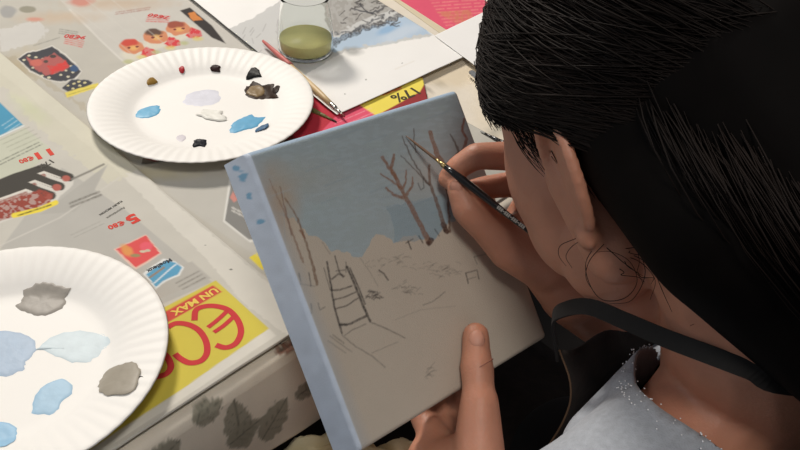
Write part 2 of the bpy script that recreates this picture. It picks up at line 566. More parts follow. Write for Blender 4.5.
# dark hexagon and yellow corner seen beside the canvas
p.poly([(223, 222), (229, 180), (238, 172), (262, 200), (262, 240), (250, 243)], (228, 226, 220))
p.poly([(225, 221), (231, 185), (240, 178), (262, 206), (258, 240), (249, 240)], (64, 64, 64))
p.poly([(230, 198), (233, 192), (238, 200), (234, 203)], (206, 84, 62)); micro(s2, (232, 208), (244, 214), 2, (0, 3), (220, 216, 210), 1.6, .9)
p.poly([(249, 258), (262, 250), (280, 268), (262, 270)], (232, 212, 70)); p.poly([(140, 176), (300, 165), (330, 300), (240, 246)], (198, 196, 190), .35)
p.blob(150, 175, 60, 9, (198, 188, 150), .5, .7)
for k in range(3): p.line([(60 + k * 26, 0), (120 + k * 22, 44), (180 + k * 26, 96)], (204, 200, 192), 1, .35)
o = s2.build(); tag(o, 'grey newspaper under the back plate, printed with a patterned cap and three round faces', 'newspaper', )

# --- S1 near newspaper
s1 = Sheet('newspaper', T(318, 326) * [1, 1, 0] + NI * .0035, Adir * (AL + .02), -ED * .56, .0048, .0018, (200, 196, 186), paper_m, cell=.00095, wave=.0007, seed=31, curl=.0006)
p = s1.p
mg = [(318, 326), (145, 178), (75, 110), (0, 52), (-60, 5), (-60, 30), (0, 72), (60, 122), (118, 172), (205, 258), (243, 303), (300, 345)]
p.poly(mg, (214, 210, 200), wob=1)
p.poly([(-60, 0), (0, 52), (60, 98), (140, 170), (110, 185), (50, 140), (0, 84), (-60, 40)], (208, 204, 184), .7, wob=3)
p.blob(120, 140, 40, 12, (204, 198, 168), .5, .8, .6); p.blob(30, 110, 30, 10, (200, 204, 168), .6, .8, .6)
p.blob(84, 130, 30, 9, (150, 138, 110), .0)
# grey column panels
p.poly([(0, 250), (62, 168), (125, 210), (212, 283), (150, 310), (60, 250)], (184, 181, 174))
p.poly([(40, 215), (108, 165), (92, 196), (75, 212)], (178, 175, 168)); p.poly([(128, 285), (192, 262), (211, 279), (150, 303)], (182, 178, 170))
p.line([(0, 246), (60, 218), (120, 178)], (206, 202, 194), 1.5, .7)
# sky blue panel far left
p.poly([(-30, 80), (0, 103), (23, 125), (0, 136), (-30, 146)], (74, 150, 184)); p.line([(-30, 148), (0, 137), (24, 126)], (214, 224, 226), 1)
micro(s1, (2, 126), (14, 118), 3, (3, 3), (180, 210, 220), 1, .8)
p.poly([(0, 140), (25, 128), (52, 150), (10, 190), (-20, 170)], (196, 200, 178), .7)
micro(s1, (0, 141), (30, 127), 4, (3.5, 3.5), (130, 130, 112), 1, .5); micro(s1, (-2, 163), (40, 142), 2, (2, 2.4), (60, 60, 56), 1, .85)
s1.text('11', (50, 149), (34, 154), (214, 72, 56), height=.011, bold=.04); s1.text('€80', (32, 156), (18, 161), (214, 72, 56), aspect=1.2, bold=.03)
s1.text('17%', (50, 160), (36, 167), (80, 76, 70), bold=.02)
# salami picture
p.poly([(-20, 190), (14, 178), (44, 168), (56, 170), (62, 178), (74, 178), (73, 186), (60, 197), (54, 206), (30, 212), (0, 224), (-20, 230)], (212, 208, 200), wob=.4)
for k, (c0, c1) in enumerate((((66, 62, 56), (178, 96, 84)),) * 3):
    dx = k * -9; dy = k * 9 - 2
    p.line([(-20, 192 + k * 9), (14 + dx, 180 + dy), (44 + dx, 170 + dy), (58 + dx, 176 + dy), (70 + dx, 180 + dy)], c0, 8)
    p.line([(-20, 195 + k * 9), (16 + dx, 184 + dy), (44 + dx, 174 + dy), (60 + dx, 180 + dy)], (226, 220, 210), 1.2)
    p.line([(-20, 200 + k * 8), (16 + dx, 188 + dy), (44 + dx, 178 + dy)], (150, 84, 70), 4, grain=.5)
    p.blob(66 + dx, 181 + dy, 5, 3.6, c1)
p.poly([(-10, 216), (0, 204), (40, 190), (54, 194), (50, 204), (20, 214), (0, 222)], (150, 66, 52), wob=1, tex=.4)
p.line([(14, 216), (40, 210), (56, 203)], (236, 214, 70), 5); micro(s1, (18, 216), (52, 205), 1, (0, 0), (60, 50, 30), 1.6, .9)
p.line([(72, 180), (90, 172), (104, 165)], (128, 124, 116), 2, .9)
micro(s1, (70, 204), (100, 192), 2, (1, 3.4), (110, 106, 98), 2.2, .8)
# fleury line with price
s1.text('FLEURY MICHON', (121, 201), (99, 215), (74, 72, 68), bold=.03); s1.text('Assortiment', (124, 207), (106, 218), (110, 108, 100), bold=.01)
micro(s1, (100, 222), (70, 236), 2, (4, 2), (140, 136, 128), .8, .6)
s1.text('5', (134, 214), (124, 219), (214, 64, 52), bold=.05, height=.011); s1.text('€80', (123, 221), (107, 227), (214, 64, 52), bold=.03)
# red-orange picture, blue oval
p.poly([(114, 250), (146, 235), (162, 254), (150, 262), (136, 270), (126, 262)], (228, 196, 180), wob=.3)
p.poly([(116, 250), (146, 236), (160, 254), (136, 268)], (222, 84, 84), wob=.4); p.blob(127, 251, 9, 6, (224, 156, 84), .9, .5, .6)
p.blob(146, 247, 7, 5, (232, 96, 112), .9); p.blob(136, 256, 6, 2, (156, 140, 96)); p.blob(143, 252, 4, 1.5, (206, 196, 170)); p.blob(148, 251, 3, 1.5, (200, 190, 166))
p.poly([(150, 282), (143, 274), (150, 268), (164, 259), (176, 262), (184, 268), (180, 276), (166, 282), (156, 290)], (226, 228, 226), wob=.3)
p.poly([(151, 281), (146, 275), (166, 261), (176, 263), (182, 268), (178, 275), (164, 281), (156, 288)], (92, 160, 196), wob=.3)
p.line([(154, 284), (172, 268), (176, 265)], (226, 232, 236), 1.2); p.line([(150, 278), (164, 268)], (150, 130, 110), 2)
s1.text('Moelleux', (170, 259), (146, 271), (52, 58, 66), bold=.03)
micro(s1, (199, 272), (176, 284), 3, (3, 3.2), (120, 116, 108), 1.6, .7, 4)
for q in ((245, 247, 1.4), (231, 270, 1.4), (205, 246, .8), (146, 296, 1.2)): p.blob(q[0], q[1], q[2], q[2] * .7, (96, 92, 84), .9)
# yellow ad
p.poly([(216, 281), (269, 329), (180, 392), (90, 450), (40, 480), (-60, 480), (60, 380), (160, 310)], (212, 196, 78))
p.poly([(213, 286), (222, 292.5), (166, 324), (120, 350), (112, 338), (160, 315)], (206, 74, 66))
p.poly([(269, 329), (276, 336), (180, 402), (60, 478), (30, 486), (40, 480), (90, 450), (180, 392)], (218, 214, 204))
s1.text('UN MAX', (214.5, 288.5), (170, 312.5), (236, 206, 96), aspect=.9, bold=.03)
RED = (204, 56, 60)
s1.ribbon([(194.5, 321), (196, 311), (205, 307), (217, 307), (229, 311), (238, 321), (241, 333), (236, 344), (226, 348.5), (216, 346)], .0044, RED)
s1.ribbon([(208, 328), (217, 321), (228, 311)], .0034, RED); s1.ribbon([(214, 333), (224, 326), (235, 316)], .0034, RED)
s1.ribbon([(168, 328), (176, 324), (188, 325), (199, 331), (206, 342), (207, 354), (201, 362), (190, 364), (181, 360), (175, 355)], .0044, RED)
s1.ribbon([(150, 350), (160, 352), (168, 359), (171, 368), (166, 375), (154, 378), (140, 378)], .0044, RED)
s1.ribbon([(150, 350), (136, 352), (126, 362), (126, 372), (134, 378), (146, 378)], .0044, RED)
o = s1.build(); tag(o, 'near newspaper with a yellow UN MAX advert beside the near plate', 'newspaper')

# --- pink flyer, top right
s5 = Sheet('advertising_flyer', T(452, 34), T(396, -2) - T(452, 34), T(500, 10) - T(452, 34), .0006, .0005, (222, 84, 112), paper_m, seed=41)
for k in range(9): micro(s5, (430 + k * 2, 0 + k * 3.2), (520, -6 + k * 3.2), 1, (0, 0), (240, 150, 140), 1.2, .75, k)
s5.p.poly([(436, 12), (470, 10), (480, 30), (456, 24)], (208, 128, 92), .7, tex=.5)
o = s5.build(); tag(o, 'bright pink flyer at the back of the table beside the hair', 'flyer')
# strip of beige card edge behind the white paper
s6 = Sheet('newspaper', T(449, 40), (T(382, -8) - T(449, 40)), T(456, 33) - T(449, 40), .0003, .0003, (214, 200, 172), paper_m, seed=43)
s6.p.line([(395, 2), (440, 38)], (120, 104, 84), 1.2, .7)
o = s6.build(); tag(o, 'narrow beige newspaper edge between white picture sheet and pink flyer', 'newspaper')

# --- white printed sheet
a0, a1 = T(337, 121), T(466, 61)
dv = (T(186, -1) - T(337, 121)); 
sw = Sheet('printed_sheet', a0, a1 - a0, dv * 1.25, .0062, .0003, (243, 241, 238), white_m, cell=.0011, wave=.0010, seed=51, curl=.0008)
p = sw.p
pic = [(224, 31), (262, 60), (300, 78), (345, 52), (385, 46), (433, 36), (380, 0), (330, -30), (250, 20)]
p.poly(pic, (196, 196, 194), .9, wob=1)
p.poly([(280, 60), (345, 50), (395, 40), (431, 34), (410, 16), (350, 34), (300, 48)], (176, 198, 220), .9, wob=2)
p.blob(400, 34, 34, 8, (200, 212, 226), .8, .6, -.35); p.blob(388, 30, 16, 5, (140, 178, 214), .8, .6, -.35)
p.poly([(330, 0), (400, 0), (402, 8), (370, 18), (335, 34), (325, 20)], (152, 148, 142), .85, wob=2, tex=.25)
for pts, wd in (([(334, 44), (345, 38), (360, 30), (378, 26), (392, 20), (404, 14)], 4.5), ([(335, 34), (352, 32), (368, 24), (384, 17)], 2)):
    p.line(pts, (58, 62, 70), wd * 1.3, .95, wob=4, grain=.6)
rr = random.Random(3)
for k in range(34):
    cx, cy = rr.uniform(338, 400), rr.uniform(2, 26); L = rr.uniform(3, 9); an = rr.uniform(-.9, .3)
    p.line([(cx, cy), (cx + L * math.cos(an), cy + L * math.sin(an))], (70, 66, 66), 1.1, .85, wob=2)
p.line([(355, 10), (372, 14), (384, 8)], (60, 60, 66), 1.6, .9, wob=2); p.line([(360, 4), (366, 12), (376, 16)], (60, 60, 66), 1.4, .9, wob=2)
for k in range(14):
    cx, cy = rr.uniform(232, 290), rr.uniform(26, 56); p.line([(cx, cy), (cx + rr.uniform(-4, 5), cy - rr.uniform(3, 8))], (160, 158, 156), .8, .7)
p.blob(352, 52, 13, 6, (150, 150, 148), .7, .7); p.line([(236, 58), (262, 66)], (160, 150, 144), .8, .5)
p.line([(395, 70), (414, 62)], (216, 206, 190), 1.2, .3)
for q in ((366, 80), (402, 64), (345, 95)): p.blob(q[0], q[1], .9, .7, (130, 126, 120), .9)
o = sw.build(); tag(o, 'white sheet printed with a snowy riverbank picture under the glass jar', 'printed sheet')

# --- second white sheet near the hair
sw2 = Sheet('blank_sheet', T(434, 42), T(489, 83) - T(434, 42), T(492, 14) - T(434, 42), .0075, .0003, (240, 238, 236), white_m, wave=.0006, seed=61)
o = sw2.build(); tag(o, 'blank white sheet half hidden behind the dark hair', 'paper')

# ------------------------------------------------------------------ paper plates
plate_m = mat('plate_card', (244, 241, 236), .55, 20, .01, .05, 300)
PR = .1035


def plate_mesh():
    bm = bmesh.new()
    prof = [(.0005, .0012), (.03, .0012), (.055, .0012), (.062, .0014), (.066, .0024), (.071, .0052), (.078, .0082), (.086, .0104), (.094, .0122), (.1, .0130), (PR - .001, .0131), (PR, .0124),
            (PR - .0012, .0119), (.1, .0122), (.086, .0096), (.071, .0044), (.066, .0016), (.062, .0004), (.03, .0003), (.0005, .0003)]

    def rip(r, a):
        k = min(1, max(0, (r - .070) / .012)) * (1 if r < .1015 else .7)
        return .00022 * k * math.sin(66 * a) + .0006 * math.sin(2 * a) * k
    lathe(bm, prof, 432, rip)
    me = bpy.data.meshes.new('plate'); bm.to_mesh(me); bm.free(); return me


def dab(root, px_pts, z, hgt, m_, name='paint_dab', rough=.25, seed=0):
    """domed blob of paint with an irregular outline"""
    pts = []
    for x, y in px_pts:             # where the sight line meets the curved plate
        zz = z
        for _ in range(8):
            q = T(x, y, zz); zz = .5 * zz + .5 * (z + float(np.interp(math.hypot(q[0] - root.location[0], q[1] - root.location[1]), [.062, .066, .071, .078, .086, .094, .1], [0.0002, .0014, .0042, .0072, .0094, .0112, .012])))
        pts.append(q[:2])
    cen = np.mean(pts, 0)
    k = 40; n = len(pts)
    loop = catmull(pts + [pts[0]], 4)[:-1] if n < 14 else pts
    rr_ = random.Random(seed)
    loop = [cen + (np.array(q) - cen) * (1 + rr_.uniform(-.06, .06)) for q in loop]
    bm = bmesh.new(); rings = []
    rows = [(1.0, 0), (.95, .45), (.85, .8), (.66, 1), (.45, .9), (.22, 1.0)]
    for s_, hh in rows:
        ring = []
        for q in loop:
            xy = cen + (q - cen) * s_
            zs_ = z + float(np.interp(math.hypot(xy[0] - root.location[0], xy[1] - root.location[1]), [.062, .066, .071, .078, .086, .094, .1], [0.0002, .0014, .0042, .0072, .0094, .0112, .012]))
            nz = noise.noise(Vector((xy[0] * 260, xy[1] * 260, seed))) * .5
            ring.append(bm.verts.new((xy[0], xy[1], TZ + zs_ + .0005 * min(1, (zs_ - z) / .003) + hgt * .62 * hh * (1 + nz * (1 if s_ < .95 else 0)) - .0002)))
        rings.append(ring)
    for a, b in zip(rings, rings[1:]):
        for j in range(len(a)): bm.faces.new((a[j], a[(j + 1) % len(a)], b[(j + 1) % len(a)], b[j]))
    bm.faces.new(rings[-1])
    o = obj(name, bm, m_); under(o, root); return o


def oval(cx, cy, rx, ry, ang=0, n=9, j=.12, seed=0):
    r = random.Random(seed + int(cx)); out = []
    for k in range(n):
        a = 2 * math.pi * k / n; s_ = 1 + r.uniform(-j, j)
        x, y = rx * s_ * math.cos(a), ry * s_ * math.sin(a)
        out.append((cx + x * math.cos(ang) - y * math.sin(ang), cy + x * math.sin(ang) + y * math.cos(ang)))
    return out


pcache = {}


def paint(rgb, rough=.3, n=.05):
    k = (rgb, rough)
    if k not in pcache: pcache[k] = mat('paint_%d_%d_%d' % rgb, rgb, max(rough, .42), 120, n, .2, 260, spec=.3 if sum(rgb) > 250 else .1)
    return pcache[k]


pme = plate_mesh()
plA = thing('paper_plate', 'cream paper plate at the back ringed with small dabs of coloured paint', 'plate', (-.2172 * .9 * .981, .7753 * .9 * .981, TZ + .0062), 'paper plates used as palettes')
under(mesh_obj('plate_body', pme, plate_m), plA).matrix_world = Matrix.Translation(plA.location)
plB = thing('paper_plate', 'white paper plate at the near left with large grey and pale blue paint patches', 'plate', (-.2855 * .9 * .974 + .002, .4136 * .9 * .974 - .003, TZ + .0092), 'paper plates used as palettes')
o = bpy.data.objects.new('plate_body', pme); COL.objects.link(o); under(o, plB); o.matrix_world = Matrix.Translation(plB.location)
zA, zB = .0062 + .0012, .0092 + .0012
A_ = [(oval(149, 112, 13, 6, -.25), .0012, (110, 178, 214), .0), (oval(203, 98, 19, 8, -.15), .0004, (222, 222, 232), 0),
      (oval(210, 115, 17, 5, .1, 13, .35), .0022, (236, 234, 226), 0), (oval(246, 124, 18, 6.5, -.35, 11, .25), .0014, (104, 172, 210), 0),
      (oval(262, 128, 8, 2.2, -.4), .0018, (70, 104, 136), 0),
      (oval(200, 143, 9, 4.2, -.1, 11, .3), .0026, (30, 32, 38), 0), (oval(152, 82, 4.5, 3.5, 0, 8, .3), .0018, (150, 116, 52), 0),
      (oval(182, 70, 3, 3.6, 0), .0018, (176, 34, 44), 0), (oval(215, 69, 6, 3.6, .1, 9, .2), .0022, (52, 34, 34), 0),
      ([(262, 77), (258, 69), (252, 68), (248, 73), (246, 80), (254, 78)], .0018, (30, 30, 30), 0),
      (oval(260, 91, 17, 8, .1, 13, .28), .0012, (52, 36, 26), 0), (oval(256, 91, 9, 6, 0), .0018, (138, 116, 84), 0),
      (oval(181, 138, 5, 3.5, 0), .0005, (214, 208, 214), 0), (oval(276, 90, 3, 5, .4, 7, .3), .0012, (46, 34, 28), 0)]
for i, (pts, hg, c, _) in enumerate(A_):
    cx, cy = np.mean([q[0] for q in pts]), np.mean([q[1] for q in pts])
    rad = np.linalg.norm(T(cx, cy, zA)[:2] - np.array(plA.location)[:2])
    o = dab(plA, pts, zA + (.0007 if i in (4, 11, 2) else 0), hg, paint(c), seed=i)
    o['label'] = ('sky blue paint dab at the left', 'pale lilac thin smear in the middle', 'ridged off-white paint dab', 'large blue paint dab near the canvas', 'dark blue streak beside the blue dab', 'black dab at the front rim',
                  'small ochre dab', 'tiny red dab', 'dark brown dab at the far rim', 'black drop-shaped dab', 'dark brown ring of paint', 'olive brown centre of the brown ring', 'faint lilac spot', 'small dark brown streak')[i]
B_ = [([(15, 306), (22, 300), (24, 291), (40, 283), (52, 284), (70, 289), (66, 296), (64, 306), (52, 314), (38, 315), (24, 312)], .0022, (160, 154, 146)),
      ([(-24, 335), (0, 331), (20, 333), (34, 341), (36, 350), (26, 362), (22, 370), (0, 377), (-26, 374)], .0008, (168, 188, 210)),
      ([(34, 350), (50, 338), (80, 330), (110, 336), (104, 350), (90, 361), (72, 362), (56, 356), (44, 350)], .0006, (206, 220, 226)),
      ([(98, 384), (106, 372), (122, 364), (134, 363), (140, 370), (138, 383), (130, 393), (112, 396), (100, 392)], .0018, (160, 152, 138)),
      ([(32, 404), (40, 388), (54, 380), (68, 381), (73, 391), (62, 402), (54, 413), (34, 414)], .0008, (164, 198, 222)),
      ([(-16, 424), (2, 421), (15, 426), (17, 436), (6, 446), (-16, 446)], .0010, (152, 194, 224))]
for i, (pts, hg, c) in enumerate(B_):
    cx, cy = np.mean([q[0] for q in pts]), np.mean([q[1] for q in pts])
    rad = np.linalg.norm(T(cx, cy, zB)[:2] - np.array(plB.location)[:2]) 
    o = dab(plB, pts, zB, hg * .7, paint(c, .45), seed=40 + i)
    o['label'] = ('dark grey paint patch at the back', 'large dusty blue paint patch', 'very pale blue thin patch', 'brownish grey oval patch near the rim', 'light blue oval patch', 'small light blue patch at the left')[i]
mk = bmesh.new()
for pts in ([(138, 378), (141, 376.5), (145, 378.5)], [(134, 389), (137, 391), (139, 390)]):
    tube(mk, [T(x, y, zB + .0105) for x, y in catmull(pts, 3)], .0004, 6)
under(obj('pen_mark', mk, paint((60, 58, 60))), plB)

# ------------------------------------------------------------------ glass jar with cloudy water
zs = .0078
jb = T(306, 51, zs)
depth_j = (jb - CAM) @ FV
JR = 27.5 / FPX * depth_j
jar = thing('glass_jar', 'small clear glass jar of cloudy green rinse water on the printed sheet', 'jar', tuple(jb))
glass_m = mat('jar_glass', (250, 252, 250), .03, trans=1, ior=1.07)
water_m = mat('rinse_water', (214, 208, 142), .25, 60, .05, spec=.5)
bm = bmesh.new()
JH = .062
prof = [(.0003, 0), (JR * .8, 0), (JR * .95, .0012), (JR, .005), (JR, .018), (JR * .97, .03), (JR * .9, .045), (JR * .84, JH - .006), (JR * .84, JH - .001), (JR * .82, JH),
        (JR * .79, JH - .001), (JR * .79, JH - .006), (JR * .86, .045), (JR * .93, .03), (JR * .955, .018), (JR * .955, .006), (JR * .9, .0035), (.0003, .003)]
lathe(bm, prof, 56); jg = obj('jar_body', bm, glass_m); jg.parent = jar
bm = bmesh.new()
lathe(bm, [(.0003, .0034), (JR * .88, .0038), (JR * .945, .0065), (JR * .945, .0165), (JR * .94, .017), (.0003, .0168)], 56)
wj = obj('water', bm, water_m); wj.parent = jar; wj['label'] = 'cloudy green water'


# ------------------------------------------------------------------ brushes
def brush(name, label, tip, end, rmax, cols, tip_len, fer_len, group=None, bead=False):
    """tip/end world points; parts: bristles, ferrule, handle"""
    tip, end = np.array(tip), np.array(end); L = np.linalg.norm(end - tip); d = (end - tip) / L
    root = thing(name, label, 'paintbrush', tuple((tip + end) / 2), group)
    q = lambda s_: tip + d * s_
    b = bmesh.new(); tube(b, [q(s_) for s_ in np.linspace(0, tip_len + .002, 7)], [.0002, rmax * .25, rmax * .36, rmax * .4, rmax * .42, rmax * .42, rmax * .42], 10)
    under(obj('bristles', b, cols[0]), root)
    f0 = tip_len; b = bmesh.new()
    tube(b, [q(f0 + fer_len * t) for t in (0, .3, .55, .58, .62, .66, .9, 1)], [rmax * .45, rmax * .5, rmax * .6, rmax * .8, rmax * .68, rmax * .8, rmax * .8, rmax * .8], 14)
    under(obj('ferrule', b, cols[1]), root)
    h0 = f0 + fer_len - .001; b = bmesh.new(); N_ = 12; pts = []; rr2 = []
    for t in np.linspace(0, 1, N_):
        pts.append(q(h0 + (L - h0) * t)); rr2.append(rmax * (np.interp(t, [0, .18, .5, .9, 1], [.8, 1.15, 1.0, .55, .35])))
    tube(b, pts, rr2, 14)
    under(obj('handle', b, cols[2]), root)
    return root, d


steel = mat('ferrule_metal', (200, 196, 186), .25, metal=1)
brass = mat('ferrule_brass', (196, 168, 116), .3, metal=1)
red_br = mat('bristle_red', (120, 46, 40), .7); brown_br = mat('bristle_brown', (60, 44, 34), .7)
pale_wood = mat('pale_handle', (214, 186, 140), .45, 30, .1); pink_h = mat('pink_handle', (196, 104, 98), .5, 60, .2)
dark_h = mat('black_handle', (16, 14, 16), .25, coat=.4); olive_h = mat('olive_handle', (112, 110, 62), .5)
zb = .0105
r1, d1 = brush('paintbrush', 'pale wooden paintbrush lying beside the back plate across the white sheet', T(345, 117, .0085), T(263, 41, .0135), .0031, (red_br, steel, pale_wood), .005, .022, 'paintbrushes lying on the table')
b = bmesh.new(); q0 = T(263, 41, .0135); q1 = T(291, 66, .0122)
tube(b, [q0 - d1 * 0 + (q1 - q0) * t for t in (0, .1, .5, .9, 1)], [.0014, .0019, .0026, .0030, .0032], 12)
o = under(obj('painted_grip', b, pink_h), r1); o['label'] = 'pinkish red handle end'
r2, _ = brush('paintbrush', 'olive paintbrush mostly hidden under the pale brush, tip toward the canvas', T(337, 122, .005), T(286, 98, .0035), .0024, (brown_br, olive_h, olive_h), .006, .016, 'paintbrushes lying on the table')
r3, _ = brush('paintbrush', 'thin black paintbrush lying on the tablecloth behind the painting hand', T(480, 131, .003), T(560, 172, .003), .0024, (mat('bristle_grey', (150, 150, 146), .6), dark_h, dark_h), .006, .016, 'paintbrushes lying on the table')

# clear plastic cap
capm = mat('clear_plastic', (245, 245, 242), .08, trans=.9, ior=1.4)
b = bmesh.new()
c0, c1 = T(470, 72, .005), T(505, 103, .005)
tube(b, [c0 + (c1 - c0) * t for t in (0, .02, .06, .5, .55, .56, .95, 1)], [.0015, .003, .0038, .004, .004, .0048, .0052, .005], 18)
capo = obj('brush_cap', b, capm)
tag(capo, 'clear plastic tube lying on the cloth beside the blank sheet', 'cap')

# ------------------------------------------------------------------ canvas
CM = np.array([[0.7096, -0.4064, 0.5755], [0.6953, 0.5363, -0.4786], [-0.1141, 0.7398, 0.6631]])
CC = np.array([0.00958821, 0.40508138, 0.08548037 + TZ])
CW, CHH, CT = .1725, .1832, .030


def CV(u, v, w_=0.0):
    return CC + CM @ np.array([u, v, w_])


canvas_m = mat('primed_canvas', (200, 190, 178), .8, 30, .02, .35, 1400, attr=True)
cv_root = thing('painting_canvas', 'small stretched canvas with half-finished winter landscape held in both hands', 'canvas', tuple(CV(0, -CHH / 2, -CT / 2)))
# wrapped cloth: front grid rolls over rounded edges onto the sides
rad = .0035
def wrapcoord(s, half):
    """distance s from the centre -> (lateral, depth)"""
    a = abs(s); sg = 1 if s >= 0 else -1; flat = half - rad; arc = rad * math.pi / 2
    if a <= flat: return s, 0.0
    if a <= flat + arc:
        th = (a - flat) / rad; return sg * (flat + rad * math.sin(th)), -rad * (1 - math.cos(th))
    return sg * half, -rad - (a - flat - arc)
hu, hv = CW / 2, CHH / 2
Lside = CT - rad + rad * math.pi / 2
def grid_axis(half):
    flat = half - rad
    return np.concatenate([np.linspace(-flat - Lside, -flat - rad * 1.571, 18)[:-1], np.linspace(-flat - rad * 1.571, -flat, 7)[:-1], np.linspace(-flat, flat, int(2 * flat / .00055)), np.linspace(flat, flat + rad * 1.571, 7)[1:], np.linspace(flat + rad * 1.571, flat + Lside, 18)[1:]])
gu, gv = grid_axis(hu), grid_axis(hv)
V = []; keep = []
for sv in gv:
    for su in gu:
        x, dx = wrapcoord(su, hu); y, dy = wrapcoord(sv, hv)
        V.append((x, y, dx + dy if min(dx, dy) > -CT else max(dx + dy, -CT)))
V = np.array(V); V[:, 2] = np.maximum(V[:, 2], -CT)
# pull corners: where both wrap, clamp depth
n = len(gu); Fq = []
for i in range(len(gv) - 1):
    for j in range(n - 1):
        cu_ = abs((gu[j] + gu[j + 1]) / 2) > hu - rad + rad * 1.571; cv_ = abs((gv[i] + gv[i + 1]) / 2) > hv - rad + rad * 1.571
        if cu_ and cv_: continue
        Fq.append((i * n + j, i * n + j + 1, (i + 1) * n + j + 1, (i + 1) * n + j))
Wd = CC + V @ CM.T
x, y = proj(Wd)
p = Print(x, y, (206, 194, 178))
front = V[:, 2] > -.002
nz = vnoise(x, y, 9, 71); nz2 = vnoise(x * .4 + y, y - x * .3, 3, 72)
# painted sky
sky = [(200, 150), (250, 120), (460, 70), (500, 140), (512, 190), (480, 205), (462, 213), (455, 222), (440, 232), (436, 239), (425, 240), (415, 235), (405, 237), (395, 243), (386, 237), (376, 236), (372, 240), (365, 254), (352, 256), (340, 251), (332, 252), (325, 245), (318, 236), (308, 236), (302, 225), (285, 215), (255, 210), (225, 215), (200, 180)]
xs, ys = x + (vnoise(x, y, 6, 73) - .5) * 5, y + (vnoise(x, y, 6, 74) - .5) * 5
sk = inpoly(xs, ys, sky).astype(float)
for rgb, a in (((168, 184, 190), .92),): p.mix(sk * a, rgb)
p.mix(sk * np.clip((205 - y) / 120, 0, 1) * .75, (154, 166, 172))
p.mix(sk * np.clip((nz2 - .5) * 1.5, 0, .35), (180, 196, 204)); p.mix(sk * np.clip((.35 - nz) * 1.4, 0, .4), (170, 186, 186))
# bare brownish wash left and around the trees
p.mix(np.clip(1 - np.hypot((x - 272) / 34, (y - 205) / 52), 0, 1) * 1.3 * (.7 + .5 * nz), (190, 168, 144))
p.mix(np.clip(1 - np.hypot((x - 300) / 60, (y - 180) / 30), 0, 1) * .5, (176, 172, 162)); p.mix(np.clip(1 - np.hypot((x - 425) / 40, (y - 178) / 30), 0, 1) * .6, (184, 180, 174))
p.mix(inpoly(xs, ys, [(388, 206), (455, 192), (470, 205), (455, 218), (436, 238), (395, 242)]).astype(float) * .5, (140, 164, 178))
for q in ([(283, 190), (286, 260)], [(370, 180), (378, 235)]): p.line(q, (168, 184, 194), 1, .3)
for k in range(26):   # long diagonal brush marks
    cx, cy = rr.uniform(270, 450), rr.uniform(110, 225); L = rr.uniform(14, 40)
    p.line([(cx, cy), (cx + L, cy - L * .36)], (140, 162, 178) if k % 2 else (182, 196, 206), 1.3, .28)
BR1, BR2, GR = (142, 102, 78), (120, 90, 72), (98, 86, 78)
for pts, c, wd, tp in (
    ([(429, 242), (421, 226), (412, 208), (404, 194), (396, 178), (388, 166), (382, 157)], BR1, 4.6, .45), ([(396, 178), (391, 168), (394, 155)], BR1, 3.4, .3),
    ([(400, 187), (390, 180), (381, 174)], BR1, 2.2, .5), ([(404, 198), (394, 195), (386, 188)], BR1, 2.6, .4), ([(407, 194), (412, 186), (413, 177)], BR1, 2.6, .5),
    ([(403, 188), (406, 180), (406, 170)], BR1, 2.2, .5), ([(429, 243), (431, 240)], (74, 48, 40), 5, 0),
    ([(447, 170), (438, 156), (433, 142), (430, 132)], BR1, 4.6, .3), ([(447, 232), (441, 216), (436, 200), (430, 184), (429, 165)], BR2, 4, .5),
    ([(447, 232), (443, 224)], (84, 56, 46), 4, 0), ([(460, 155), (464, 147), (467, 139), (462, 130), (464, 119)], (138, 92, 74), 2.8, .3), ([(459, 152), (455, 142), (450, 134)], GR, 2, .5),
    ([(429, 185), (420, 172), (410, 155), (402, 136)], GR, 1.6, .4), ([(429, 185), (415, 170), (401, 156)], GR, 1.2, .3), ([(416, 152), (414, 140), (414, 129)], GR, 1.3, .3),
    ([(459, 152), (449, 162), (441, 175)], BR2, 2.2, .4), ([(450, 232), (448, 200), (444, 170)], BR2, 2.2, .4),
    ([(317, 284), (312, 262), (304, 236), (296, 215), (285, 198)], (138, 112, 92), 2.8, .6), ([(303, 262), (296, 242), (287, 218), (279, 200), (269, 179)], (160, 128, 104), 2, .5),
    ([(292, 235), (284, 205), (280, 186)], (138, 104, 84), 1.5, .5), ([(300, 230), (305, 238)], BR1, 2, 0),
):
    p.line(pts, c, wd * 1.15, .92, tp, wob=1.2, grain=.35)
PC = (58, 54, 52)
